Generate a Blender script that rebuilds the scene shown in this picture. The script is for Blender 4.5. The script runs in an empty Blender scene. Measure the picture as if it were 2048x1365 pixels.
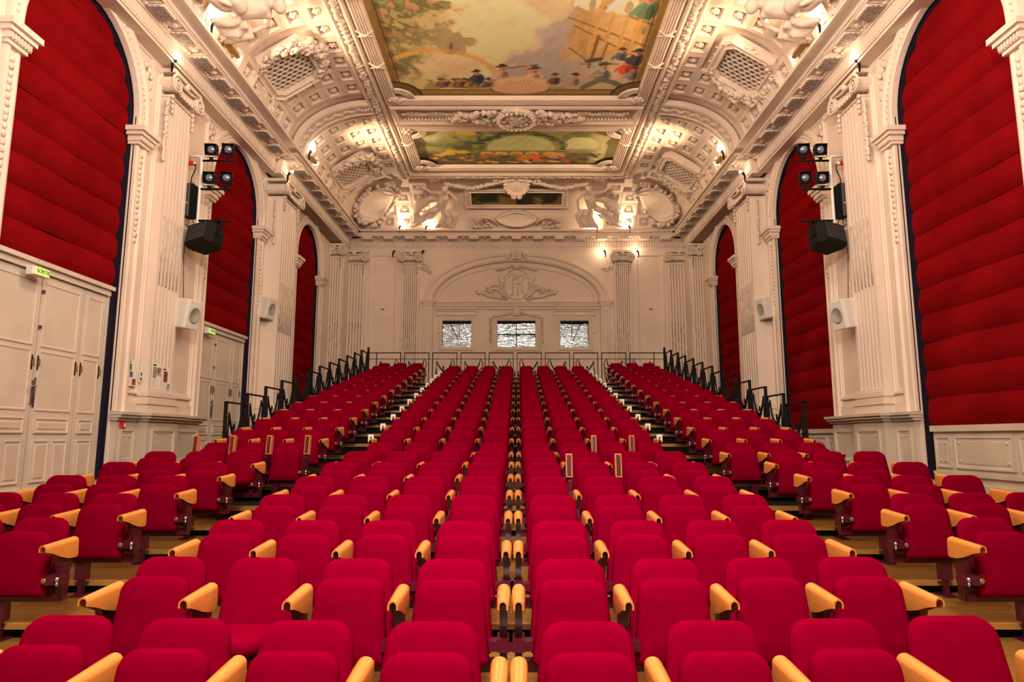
import bpy, bmesh, math, random
import numpy as np
from mathutils import Vector, Matrix, noise
random.seed(7)
PI = math.pi
sc = bpy.context.scene
COL = sc.collection
EYE = 1.75          # height of the eye above the lowest floor; everything below is written relative to the eye

# ---------------------------------------------------------------- camera, world, lights, exposure
cam_d = bpy.data.cameras.new('camera')
cam_d.sensor_width = 36.0
cam_d.lens = 36.0 * 1340.0 / 2048.0
cam_d.shift_x = -11.0 / 2048.0
cam_d.clip_end = 200
cam = bpy.data.objects.new('camera', cam_d)
COL.objects.link(cam)
cam.location = (0.035, 0, 0)
cam.rotation_euler = (math.radians(90 + 8.2), 0, 0)
sc.camera = cam
w = bpy.data.worlds.new('world'); sc.world = w; w.use_nodes = True
w.node_tree.nodes['Background'].inputs[0].default_value = (1.0, 0.9, 0.8, 1)
w.node_tree.nodes['Background'].inputs[1].default_value = 0.05
sc.view_settings.view_transform = 'Standard'
sc.view_settings.look = 'None'
sc.view_settings.exposure = 0.0
sc.view_settings.gamma = 1.0
sc.view_settings.use_curve_mapping = False
sc.cycles.use_denoising = True
sc.cycles.max_bounces = 7
sc.cycles.diffuse_bounces = 4
sc.cycles.glossy_bounces = 2
sc.cycles.sample_clamp_indirect = 6.0

def lamp(name, kind, loc, power, color, target=None, size=1.0, size_y=None, spot=60, blend=0.6, spread=None):
    d = bpy.data.lights.new(name, kind); d.energy = power; d.color = color
    if kind == 'AREA':
        d.shape = 'RECTANGLE'; d.size = size; d.size_y = size_y or size
        if spread: d.spread = math.radians(spread)
    elif kind == 'SPOT':
        d.spot_size = math.radians(spot); d.spot_blend = blend; d.shadow_soft_size = size
    else:
        d.shadow_soft_size = size
    o = bpy.data.objects.new(name, d); COL.objects.link(o); o.location = loc
    if target is not None:
        o.rotation_euler = (Vector(target) - Vector(loc)).to_track_quat('-Z', 'Y').to_euler()
    return o
WARM = (1.0, 0.66, 0.38)
NEUT = (1.0, 0.78, 0.60)
COOL = (1.0, 0.93, 0.90)
# the stage wash behind the camera, then unseen lamps added to brighten the hall
lamp('stage_wash', 'AREA', (0, -1.0, 6.8), 235, COOL, (0, 4.6, -0.9), 1.4, 0.8, spread=62)
lamp('front_area_fill', 'AREA', (0, -3.2, 5.6), 620, NEUT, (0, 14, 7.5), 5.5, 2.0)  # added fill from behind the camera for walls and ceiling
for sx in (-1, 1):
    lamp('overhead_fill_light', 'POINT', (sx * 2.6, 3.4, 7.4), 215, (1.0, 0.91, 0.84), size=0.5)  # added overhead fill out of view; no chandelier hangs here
    lamp('wall_fill_spot', 'SPOT', (sx * -1.2, -1.5, 5.6), 2100, (1.0, 0.90, 0.84), (sx * 7.1, 13.5, 3.9), size=0.35, spot=52, blend=0.9)  # added spot pair that brightens the side walls
    lamp('hall_fill_light', 'POINT', (sx * 2.4, 8.6, 6.9), 640, (1.0, 0.77, 0.57), size=0.6)  # added warm fill without a fixture, for ceiling, walls and seat tops
# ---------------------------------------------------------------- materials
def mat(name, color, rough=0.6, metal=0.0, emit=None, strength=1.0, noise_scale=None, noise_amt=0.0, bump=0.0, bump_scale=60.0, sheen=0.0, coat=0.0, stretch=None, second=None):
    m = bpy.data.materials.new(name); m.use_nodes = True
    nt = m.node_tree; b = nt.nodes['Principled BSDF']
    b.inputs['Base Color'].default_value = (*color, 1)
    b.inputs['Roughness'].default_value = rough
    b.inputs['Metallic'].default_value = metal
    if sheen:
        b.inputs['Specular IOR Level'].default_value = 0.2; b.inputs['Sheen Weight'].default_value = sheen
        b.inputs['Sheen Tint'].default_value = (*[min(1, c * 1.6 + .1) for c in color], 1)
    if coat: b.inputs['Coat Weight'].default_value = coat
    if emit:
        b.inputs['Emission Color'].default_value = (*emit, 1)
        b.inputs['Emission Strength'].default_value = strength
    tc = None
    if noise_scale or bump:
        tc = nt.nodes.new('ShaderNodeTexCoord')
        src = tc.outputs['Object']
        if stretch:
            mp = nt.nodes.new('ShaderNodeMapping'); mp.inputs['Scale'].default_value = stretch
            nt.links.new(src, mp.inputs['Vector']); src = mp.outputs['Vector']
    if noise_scale:
        n = nt.nodes.new('ShaderNodeTexNoise'); n.inputs['Scale'].default_value = noise_scale; n.inputs['Detail'].default_value = 5
        nt.links.new(src, n.inputs['Vector'])
        cr = nt.nodes.new('ShaderNodeValToRGB')
        c2 = second if second else tuple(c * (1 - noise_amt) for c in color)
        cr.color_ramp.elements[0].position = 0.36; cr.color_ramp.elements[0].color = (*c2, 1)
        cr.color_ramp.elements[1].position = 0.62; cr.color_ramp.elements[1].color = (*color, 1)
        nt.links.new(n.outputs['Fac'], cr.inputs['Fac']); nt.links.new(cr.outputs['Color'], b.inputs['Base Color'])
    if bump:
        n2 = nt.nodes.new('ShaderNodeTexNoise'); n2.inputs['Scale'].default_value = bump_scale; n2.inputs['Detail'].default_value = 3
        nt.links.new(src, n2.inputs['Vector'])
        bp = nt.nodes.new('ShaderNodeBump'); bp.inputs['Strength'].default_value = bump; bp.inputs['Distance'].default_value = 0.02
        nt.links.new(n2.outputs['Fac'], bp.inputs['Height']); nt.links.new(bp.outputs['Normal'], b.inputs['Normal'])
    return m

PLASTER = mat('plaster', (0.785, 0.655, 0.555), 0.62, noise_scale=0.9, noise_amt=0.10)
ORNATE = mat('carved_plaster', (0.785, 0.66, 0.56), 0.6, noise_scale=5, noise_amt=0.16, bump=0.7, bump_scale=34)
FLUTED = mat('fluted_plaster', (0.79, 0.67, 0.575), 0.6, noise_scale=3, noise_amt=0.07, stretch=(1, 1, 0.25))
DADO = mat('dado_paint', (0.61, 0.53, 0.44), 0.5, noise_scale=1.6, noise_amt=0.14)
DOORP = mat('door_paint', (0.66, 0.57, 0.475), 0.45, noise_scale=1.3, noise_amt=0.10)
CARVED_PANEL = mat('patterned_soffit', (0.42, 0.33, 0.29), 0.7, noise_scale=26, second=(0.24, 0.18, 0.16), bump=0.6, bump_scale=40)
VELVET = mat('red_velvet_band', (0.20, 0.004, 0.006), 0.85, noise_scale=1.1, second=(0.15, 0.003, 0.005), bump=0.12, bump_scale=14)
FABRIC = mat('seat_fabric', (0.172, 0.0, 0.0115), 0.9, noise_scale=9, noise_amt=0.10, bump=0.12, bump_scale=420)
MAROON = mat('maroon_steel', (0.075, 0.004, 0.014), 0.32, 0.1, coat=0.3)
ARMWOOD = mat('varnished_beech', (0.62, 0.225, 0.043), 0.25, noise_scale=3, noise_amt=0.10, coat=0.5, stretch=(9, 1, 9))
FLOORWOOD = mat('floor_oak', (0.22, 0.10, 0.018), 0.38, noise_scale=3.2, second=(0.17, 0.07, 0.012), stretch=(0.6, 8, 8))
NOSING = mat('nosing_wood', (0.36, 0.165, 0.032), 0.4, noise_scale=5, noise_amt=0.2)
BLACKC = mat('black_riser', (0.008, 0.008, 0.010), 0.7)
BLACK = mat('black_paint', (0.006, 0.006, 0.006), 0.6)
REVEAL = mat('dark_trim', (0.012, 0.010, 0.022), 0.6)
DARKGAP = mat('dark_gap', (0.006, 0.008, 0.010), 0.8)
RAILM = mat('railing_steel', (0.010, 0.008, 0.009), 0.6)
WORN = mat('worn_cabling', (0.60, 0.50, 0.43), 0.7, noise_scale=9, second=(0.28, 0.22, 0.19), stretch=(1.5, 1.5, .5))
WORN2 = mat('chipped_cabling', (0.72, 0.62, 0.54), 0.65, noise_scale=11, second=(0.45, 0.37, 0.32), stretch=(1.5, 1.5, .6))
WHITEM = mat('white_metal', (0.74, 0.72, 0.68), 0.35)
WHITEP = mat('white_plastic', (0.80, 0.78, 0.74), 0.4)
GRILLW = mat('speaker_grille_light', (0.42, 0.40, 0.38), 0.7, bump=0.5, bump_scale=300)
GREYM = mat('grey_metal', (0.10, 0.10, 0.11), 0.35, 0.6)
STEEL = mat('steel', (0.55, 0.53, 0.5), 0.25, 0.9)
BRASS = mat('brass', (0.55, 0.36, 0.13), 0.3, 0.8)
BRONZE = mat('bronze_handle', (0.10, 0.055, 0.03), 0.35, 0.6)
REDP = mat('red_plastic', (0.62, 0.02, 0.012), 0.35)
YELLOW = mat('yellow_label', (0.9, 0.75, 0.02), 0.5)
LENS = mat('spot_lens', (0.25, 0.27, 0.40), 0.08, 0.6, coat=1.0)
BULB = mat('lit_bulb', (1, 0.9, 0.7), 0.4, emit=(1.0, 0.82, 0.58), strength=60)
BULB_OFF = mat('unlit_bulb', (0.75, 0.72, 0.68), 0.2)
EXITG = mat('exit_sign_green', (0.45, 0.7, 0.2), 0.4, emit=(0.55, 0.85, 0.12), strength=0.75)
EXITT = mat('exit_letter', (0.01, 0.10, 0.04), 0.5)
PAPER = mat('paper', (0.84, 0.81, 0.77), 0.7)
GILTBOX = mat('gold_lamp_box', (0.42, 0.29, 0.09), 0.4, 0.4)
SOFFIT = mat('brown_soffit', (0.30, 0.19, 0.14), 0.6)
PHOTO = [mat('print_%s' % n, c, 0.5, noise_scale=14, second=c2) for n, c, c2 in (
    ('green', (0.20, 0.22, 0.05), (0.05, 0.09, 0.04)), ('blue', (0.07, 0.09, 0.2), (0.2, 0.2, 0.22)),
    ('red', (0.4, 0.06, 0.03), (0.1, 0.05, 0.03)), ('olive', (0.45, 0.42, 0.18), (0.12, 0.15, 0.08)), ('grey', (0.45, 0.42, 0.4), (0.1, 0.1, 0.12)))]

def glass_mat(name):
    """coated booth glass: mirrors the lit hall, rippled"""
    m = bpy.data.materials.new(name); m.use_nodes = True; nt = m.node_tree; b = nt.nodes['Principled BSDF']
    b.inputs['Base Color'].default_value = (0.46, 0.62, 0.78, 1); b.inputs['Metallic'].default_value = 1.0; b.inputs['Roughness'].default_value = 0.05
    tc = nt.nodes.new('ShaderNodeTexCoord'); mp = nt.nodes.new('ShaderNodeMapping'); mp.inputs['Scale'].default_value = (1.0, 1, 6.0)
    n = nt.nodes.new('ShaderNodeTexNoise'); n.inputs['Scale'].default_value = 2.4; n.inputs['Detail'].default_value = 3; n.inputs['Distortion'].default_value = 0.6
    bp = nt.nodes.new('ShaderNodeBump'); bp.inputs['Strength'].default_value = 0.8; bp.inputs['Distance'].default_value = 0.04
    nt.links.new(tc.outputs['Object'], mp.inputs['Vector']); nt.links.new(mp.outputs['Vector'], n.inputs['Vector'])
    nt.links.new(n.outputs['Fac'], bp.inputs['Height']); nt.links.new(bp.outputs['Normal'], b.inputs['Normal'])
    return m
PANE = glass_mat('booth_glass')

for _m in (BLACK, RAILM, REVEAL, BLACKC): _m.node_tree.nodes['Principled BSDF'].inputs['Specular IOR Level'].default_value = 0.12
for _m in (FABRIC, VELVET): _m.node_tree.nodes['Principled BSDF'].inputs['Specular IOR Level'].default_value = 0.0

# ---------------------------------------------------------------- mesh helpers
class MB:
    def __init__(s, mp=None):
        s.v = []; s.f = []; s.sm = []; s.mi = []; s.mp = mp; s.cur = 0
    def add(s, vs, fs, smooth=False):
        n = len(s.v)
        if s.mp: vs = [s.mp(*p) for p in vs]
        s.v.extend([tuple(p) for p in vs])
        for f in fs:
            s.f.append(tuple(i + n for i in f)); s.sm.append(smooth); s.mi.append(s.cur)
        return s
    def box(s, x0, x1, y0, y1, z0, z1):
        vs = [(x0,y0,z0),(x1,y0,z0),(x1,y1,z0),(x0,y1,z0),(x0,y0,z1),(x1,y0,z1),(x1,y1,z1),(x0,y1,z1)]
        return s.add(vs, [(0,3,2,1),(4,5,6,7),(0,1,5,4),(1,2,6,5),(2,3,7,6),(3,0,4,7)])
    def loops(s, ls, closed=True, cap0=False, cap1=False, smooth=False):
        n = len(ls[0]); vs = [p for l in ls for p in l]; fs = []
        for i in range(len(ls) - 1):
            for j in range(n if closed else n - 1):
                k = (j + 1) % n
                fs.append((i*n+j, i*n+k, (i+1)*n+k, (i+1)*n+j))
        s.add(vs, fs, smooth)
        m = len(s.v) - len(vs)
        if cap0: s.f.append(tuple(m + j for j in range(n))[::-1]); s.sm.append(False); s.mi.append(s.cur)
        if cap1: s.f.append(tuple(m + (len(ls)-1)*n + j for j in range(n))); s.sm.append(False); s.mi.append(s.cur)
        return s
    def rect(s, a0, a1, h0, h1, prof, cap=True):
        """moulded rectangle in wall coordinates: profile = (inset, depth) pairs"""
        ls = [[(a0+i, h0+i, d), (a1-i, h0+i, d), (a1-i, h1-i, d), (a0+i, h1-i, d)] for i, d in prof]
        return s.loops(ls, cap1=cap)
    def tube(s, path, r, n=8, cap=True, smooth=True, flat=None):
        path = [Vector(p) for p in path]; m = len(path)
        rs = r if isinstance(r, (list, tuple)) else [r] * m
        ls = []; up = None
        for i, p in enumerate(path):
            d = (path[min(i+1, m-1)] - path[max(i-1, 0)])
            if d.length < 1e-9: d = Vector((0, 0, 1))
            d.normalize()
            if up is None:
                up = Vector((0, 0, 1)) if abs(d.z) < 0.9 else Vector((0, 1, 0))
            a = d.cross(up)
            if a.length < 1e-6: a = d.cross(Vector((1, 0, 0.1)))
            a.normalize(); b = a.cross(d); b.normalize(); up = b
            ls.append([tuple(p + rs[i] * (math.cos(2*PI*k/n) * a + math.sin(2*PI*k/n) * b)) for k in range(n)])
        return s.loops(ls, cap0=cap, cap1=cap, smooth=smooth)
    def ball(s, c, r, seg=8, ring=5, rot=None, jit=0.0):
        c = Vector(c); rx, ry, rz = r if isinstance(r, (tuple, list)) else (r, r, r)
        vs = []; fs = []
        def P(th, ph):
            k = 1 + random.uniform(-jit, jit) if jit else 1
            q = Vector((rx*k*math.sin(th)*math.cos(ph), ry*k*math.sin(th)*math.sin(ph), rz*k*math.cos(th)))
            if rot: q = rot @ q
            return tuple(c + q)
        vs.append(P(0, 0))
        for i in range(1, ring):
            for j in range(seg): vs.append(P(PI*i/ring, 2*PI*j/seg))
        vs.append(P(PI, 0)); L = len(vs) - 1
        for j in range(seg):
            fs.append((0, 1+j, 1+(j+1) % seg)); fs.append((L, 1+(ring-2)*seg+(j+1) % seg, 1+(ring-2)*seg+j))
        for i in range(ring-2):
            for j in range(seg):
                a = 1+i*seg; b = 1+(i+1)*seg; k = (j+1) % seg
                fs.append((a+j, b+j, b+k, a+k))
        return s.add(vs, fs, True)
    def disc(s, c, r, d0, d1, n=16, axis=2, smooth=False, r1=None):
        """short cylinder around an axis of the local frame"""
        r1 = r if r1 is None else r1
        def pt(ang, rr, d):
            a, b = rr*math.cos(ang), rr*math.sin(ang)
            q = [0, 0, 0]; o = [i for i in range(3) if i != axis]
            q[o[0]] = c[o[0]] + a; q[o[1]] = c[o[1]] + b; q[axis] = d
            return tuple(q)
        l0 = [pt(2*PI*k/n, r, d0) for k in range(n)]; l1 = [pt(2*PI*k/n, r1, d1) for k in range(n)]
        return s.loops([l0, l1], cap0=True, cap1=True, smooth=smooth)
    def lathe(s, c, prof, n=16, axis=2, cap0=True, cap1=True, smooth=True):
        ls = []
        o = [i for i in range(3) if i != axis]
        for r, d in prof:
            l = []
            for k in range(n):
                q = [0, 0, 0]; q[o[0]] = c[o[0]] + r*math.cos(2*PI*k/n); q[o[1]] = c[o[1]] + r*math.sin(2*PI*k/n); q[axis] = c[axis] + d
                l.append(tuple(q))
            ls.append(l)
        return s.loops(ls, cap0=cap0, cap1=cap1, smooth=smooth)
    def prism(s, poly, d0, d1, fn=lambda a, b, d: (a, b, d)):
        return s.loops([[fn(a, b, d0) for a, b in poly], [fn(a, b, d1) for a, b in poly]], cap0=True, cap1=True)
    def mesh(s, name, mats, recalc=True):
        me = bpy.data.meshes.new(name)
        me.from_pydata(s.v, [], s.f)
        me.polygons.foreach_set('use_smooth', s.sm)
        if not isinstance(mats, (list, tuple)): mats = [mats]
        for m in mats: me.materials.append(m)
        if len(mats) > 1: me.polygons.foreach_set('material_index', s.mi)
        if recalc and len(s.f) < 60000:
            bm = bmesh.new(); bm.from_mesh(me); bmesh.ops.recalc_face_normals(bm, faces=bm.faces); bm.to_mesh(me); bm.free()
        me.update()
        return me
    def build(s, name, mats, parent=None, loc=(0, 0, 0), rot=(0, 0, 0), recalc=True):
        return obj(name, s.mesh(name, mats, recalc), parent, loc, rot)

def obj(name, me, parent=None, loc=(0, 0, 0), rot=(0, 0, 0), scale=None):
    o = bpy.data.objects.new(name, me); COL.objects.link(o)
    if parent: o.parent = parent
    o.location = loc; o.rotation_euler = rot
    if scale: o.scale = scale
    return o
def tag(o, label=None, cat=None, group=None, kind=None):
    if label: o['label'] = label
    if cat: o['category'] = cat
    if group: o['group'] = group
    if kind: o['kind'] = kind
    return o
def empty(name, loc=(0, 0, 0), rz=0.0, rot=None):
    o = bpy.data.objects.new(name, None); COL.objects.link(o); o.location = loc
    o.rotation_euler = rot if rot else (0, 0, rz)
    o.empty_display_size = 0.1
    return o
def struct(name, loc=(0, 0, 0)):
    return tag(empty(name, loc), kind='structure')

# wall coordinates (along, height, depth into the room) -> world
XW = 7.1; YB = 25.9
def side(sx): return lambda a, h, d: (sx * (XW - d), a, h)
def back(): return lambda a, h, d: (a, YB - d, h)
# ---------------------------------------------------------------- room shell
AR = [(10.35, 1.47), (16.35, 1.42), (22.25, 1.25)]     # arch centre, radius
SPR = 5.95                                           # springing height
HB, HT = -1.75, 8.1
ENT = 7.38                                           # underside of the entablature

def arch_pts(ac, r, hs, n=20, off=0.0):
    return [(ac - (r+off)*math.cos(PI*k/n), hs + (r+off)*math.sin(PI*k/n)) for k in range(n+1)]

def side_wall(sx):
    nm = 'wall_left' if sx < 0 else 'wall_right'
    root = struct(nm)
    m = MB(side(sx)); T = -0.45
    bounds = [-4.0]
    for ac, r in AR: bounds += [ac - r, ac + r]
    bounds.append(YB + 0.4)
    for i in range(0, len(bounds), 2): m.box(bounds[i], bounds[i+1], HB, HT, T, 0)
    for ac, r in AR:
        pts = arch_pts(ac, r, SPR)
        for k in range(len(pts)-1):
            (a0, h0), (a1, h1) = pts[k], pts[k+1]
            m.add([(a0,h0,0),(a1,h1,0),(a1,HT,0),(a0,HT,0),(a0,h0,T),(a1,h1,T)], [(0,1,2,3),(0,4,5,1)])
    m.build('wall_surface', PLASTER, root)
    # dark trim along the inside of the arch
    for ac, r in AR:
        m = MB(side(sx)); ls = []
        for o_, d in ((-.012, -.05), (-.012, -.095), (-.06, -.095), (-.06, -.19)):
            ls.append([(ac-r-o_, -.7, d)] + [(a, h, d) for a, h in arch_pts(ac, r, SPR, 22, o_)] + [(ac+r+o_, -.7, d)])
        m.loops(ls, closed=False); m.build('reveal_trim', REVEAL, root)
    # dark backing inside the arches
    m = MB(side(sx))
    for ac, r in AR: m.box(ac-r-.2, ac+r+.2, HB, HT, -0.5, -0.34)
    m.build('arch_backing', DARKGAP, root)
    # archivolts with jamb strips, imposts
    for ac, r in AR:
        m = MB(side(sx))
        base = 0.46
        prof = [(0.0, -0.02), (0.0, 0.05), (0.05, 0.07), (0.10, 0.05), (0.20, 0.05), (0.24, 0.09), (0.30, 0.09), (0.33, 0.0)]
        ls = []
        for off, d in prof:
            l = [(ac-r-off, base, d)] + [(a, h, d) for a, h in arch_pts(ac, r, SPR, 22, off)] + [(ac+r+off, base, d)]
            ls.append(l)
        m.loops(ls, closed=False, smooth=False)
        m.build('archivolt', PLASTER, root)
        # egg beads along the archivolt, one carved band
        m = MB(side(sx))
        for k in range(46):
            t = PI*(k+.5)/46; rr = r + 0.15
            m.ball((ac - rr*math.cos(t), SPR + rr*math.sin(t), 0.055), (.028, .028, .022), 5, 3)
        for sgn in (-1, 1):
            for k in range(16):
                m.ball((ac + sgn*(r+.16), 3.6+k*.11, .055), (.05, .06, .03), 6, 4, jit=.25)
        tag(m.build('bead_band', ORNATE, root), kind='stuff')
        for sgn in (-1, 1):
            m = MB(side(sx)); c = ac + sgn * (r + 0.15)
            for hw, h0, h1, d in ((.19, 5.40, 5.46, .12), (.21, 5.46, 5.56, .15), (.26, 5.56, 5.63, .20), (.30, 5.63, 5.72, .25)):
                m.box(c-hw, c+hw, h0, h1, -.1, d)
            for k in range(7): m.box(c-.20+k*.06, c-.17+k*.06, 5.47, 5.55, .14, .175)
            m.build('impost_capital', PLASTER, root)
        # spandrel frames with a leaf spray
        for sgn in (-1, 1):
            m = MB(side(sx))
            pts = arch_pts(ac, r, SPR, 22, 0.40)
            if sgn > 0: pts = [(2*ac - a, h) for a, h in pts]
            pts = pts[:10]
            edge = ac + sgn * (r + .40); top = ENT - .05
            poly = [p for p in pts] + [(pts[-1][0], top), (edge, top)]
            cx = sum(p[0] for p in poly)/len(poly); cy = sum(p[1] for p in poly)/len(poly)
            ls = []
            for kk, d in ((1.0, 0), (1.0, .03), (.90, .03), (.88, .0)):
                ls.append([(cx+(a-cx)*kk, cy+(h-cy)*kk, d) for a, h in poly])
            m.loops(ls); m.build('spandrel_frame', PLASTER, root)
            m = MB(side(sx))
            for k in range(16):
                u = k/15; m.ball((edge - sgn*(.18+.1*math.sin(k*1.7)) , top-.2-u*.95, .03), (.07*(1-.5*u), .09*(1-.5*u), .035), 6, 4, jit=.3)
            tag(m.build('spandrel_spray', ORNATE, root), kind='stuff')
    return root

def flutes(m, a0, a1, h0, h1, d, n):
    """pilaster shaft with n concave flutes"""
    w = a1 - a0; e = .05; p = (w - 2*e)/n; prof = [(a0, 0.0), (a0, d), (a0+e, d)]
    for k in range(n):
        s = a0+e+k*p; g = p*.46
        for t in range(1, 6): prof.append((s + g*(t-1)/4 + p*.27, d - (0, .075, .085, .075, 0)[t-1]))
        prof.append((s+p, d))
    prof += [(a1, d), (a1, 0.0)]
    m.loops([[(a, h0, q) for a, q in prof], [(a, h1, q) for a, q in prof]], closed=False)
    return [(a0+e+(k+.5)*p+0*p, p) for k in range(n)]

def cabling(root, mp, a0, a1, h0, h1, d, n, frac=.33, wm=WORN):
    """worn rounded cables filling the lower part of the flutes"""
    e = .05; p = (a1-a0-2*e)/n; m = MB(mp)
    for k in range(n):
        s = a0+e+(k+.5)*p
        m.tube([(s, h0, d-.02), (s, h0+(h1-h0)*frac, d-.02)], p*.22, 6)
    m.build('flute_cabling', wm, root)

def volute(m, a, h, d, r, sg):
    m.disc((a, h, 0), r*.95, d, d+.03, 16)
    pts = []
    for k in range(34):
        t = k/33*2.3*2*PI; rr = r*(1 - .86*k/33)
        pts.append((a + sg*rr*math.sin(t), h + rr*math.cos(t), d+.04+.03*k/33))
    m.tube(pts, [r*.17*(1-.5*k/33) for k in range(34)], 6)
    m.ball((a, h, d+.05), r*.2, 8, 5)

def ionic(m, ac, w, hb, d, sc_=1.0):
    """capital: collar, egg band, two volutes, abacus, pendants"""
    r = .17*sc_
    m.box(ac-w/2-.02, ac+w/2+.02, hb, hb+.04, 0, d+.03)
    m.box(ac-w/2-.05, ac+w/2+.05, hb+.16, hb+.40, 0, d+.03)
    n = int(w/.11)
    for k in range(n): m.ball((ac-w/2+.055+k*.11, hb+.17, d+.08), (.045, .06, .035), 6, 4)
    for sg in (-1, 1):
        m.disc((ac+sg*(w/2+.02), hb+.25, 0), r*.9, 0, d+.11, 16); volute(m, ac+sg*(w/2+.02), hb+.25, d+.10, r*1.08, sg)
        for q in range(4): m.ball((ac+sg*(w/2-.03), hb+.02-q*.11, d+.04), (.055-.007*q, .06, .035), 6, 4, jit=.2)
    m.tube([(ac-w/2, hb+.44, d+.08), (ac-w/4, hb+.39, d+.08), (ac, hb+.37, d+.09), (ac+w/4, hb+.39, d+.08), (ac+w/2, hb+.44, d+.08)], .035, 6)
    m.ball((ac, hb+.44, d+.1), (.09, .08, .05), 8, 5, jit=.15)
    m.box(ac-w/2-.13, ac+w/2+.13, hb+.46, hb+.54, 0, d+.13)

def pier(root, sx, a0, a1, pa0, pa1, pd):
    """everything on the wall between two arches: dado with cap, panels, fluted pilaster, capital"""
    m = MB(side(sx))
    # dado
    m.box(a0+.02, a1-.02, -0.85, .30, 0, .10)
    m.box(pa0-.12, pa1+.12, -0.85, .30, 0, pd+.12)
    for h0, h1, q in ((.30, .35, .05), (.35, .40, .11), (.40, .45, .15)):
        m.box(a0-.02-q*.3, a1+.02+q*.3, h0, h1, 0, .10+q); m.box(pa0-.12-q, pa1+.12+q, h0, h1, 0, pd+.12+q)
    m.box(a0+.0, a1-.0, -0.85, -0.62, 0, .16)
    m.box(pa0-.18, pa1+.18, -0.85, -0.62, 0, pd+.18)
    m.build('dado', DADO, root)
    m = MB(side(sx))
    for x0, x1, q in ((a0+.12, a0+.12+(pa0-a0-.34), .10), (pa0+.02, pa1-.02, pd+.12), (pa1+.25, a1-.12, .10)):
        if x1 - x0 < .2: continue
        m.rect(x0, x1, -.5, .16, [(0, q), (0, q+.035), (.045, q+.035), (.06, q+.012), (.09, q+.012), (.10, q+.004)])
        for ca in (x0+.16, x1-.16):
            for ch in (-.38, .03): m.ball((ca, ch, q+.012), (.025, .025, .018), 6, 4)
    m.build('dado_panel', DADO, root)
    # base mouldings of the pilaster
    m = MB(side(sx))
    for h0, h1, q in ((.45, .62, .10), (.62, .72, .13), (.72, .77, .07), (.77, .86, .10), (.86, .92, .04)):
        m.box(pa0-q, pa1+q, h0, h1, 0, pd+q*.8)
    for h0, h1, q in ((.45, .66, .0), (.66, .74, .02)):
        m.box(a0+.34+q, a1-.34-q, h0, h1, 0, .05-q)
    m.build('pilaster_base', PLASTER, root)
    m = MB(side(sx)); flutes(m, pa0, pa1, .92, ENT-.60, pd, 6)
    m.build('fluted_shaft', FLUTED, root)
    cabling(root, side(sx), pa0, pa1, 2.95, ENT-.6, pd, 6, .36, WORN2)
    m = MB(side(sx)); ionic(m, (pa0+pa1)/2, pa1-pa0, ENT-.60, pd)
    for k in range(26):   # carved drop on the near corner of the shaft
        m.ball((pa0-.06+random.uniform(-.02, .02), ENT-.7-k*.05, .08+pd*.4), (.035, .045, .04), 5, 4, jit=.3)
    m.build('ionic_capital', ORNATE, root)
    # flat panels left and right of the pilaster
    m = MB(side(sx))
    for x0, x1 in ((a0+.36, pa0-.10), (pa1+.10, a1-.36)):
        if x1 - x0 < .16: continue
        m.rect(x0, x1, .80, ENT-.15, [(0, 0), (0, .05), (.04, .05), (.055, .02), (.085, .02), (.10, 0)], cap=False)
    m.build('pier_panel', PLASTER, root)

PIERS = [(11.82, 14.93, 12.62, 13.52, .16), (17.77, 21.0, 18.35, 19.55, .46)]
WALLS = {}
for sx in (-1, 1):
    root = side_wall(sx); WALLS[sx] = root
    for p in PIERS: pier(root, sx, *p)
    pier(root, sx, 5.9, 8.88, 6.9, 7.8, .16)

# entablature: profile (height, projection beyond face)
def entab(m, path_pt, s0, s1, face):
    pr = [(ENT, -0.35), (ENT, 0.0), (ENT+.06, 0.0), (ENT+.06, .03), (ENT+.10, .03), (ENT+.10, .01), (ENT+.36, .01), (ENT+.36, .05),
          (ENT+.40, .05), (ENT+.40, .10), (ENT+.46, .14), (ENT+.46, .42), (ENT+.50, .42), (ENT+.50, .45), (ENT+.60, .45), (ENT+.63, .50), (ENT+.66, .52), (ENT+.66, 0.1)]
    ls = [[path_pt(s, h, face+q) for h, q in pr] for s in (s0, s1)]
    m.loops(ls, closed=False, cap0=True, cap1=True)

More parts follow.
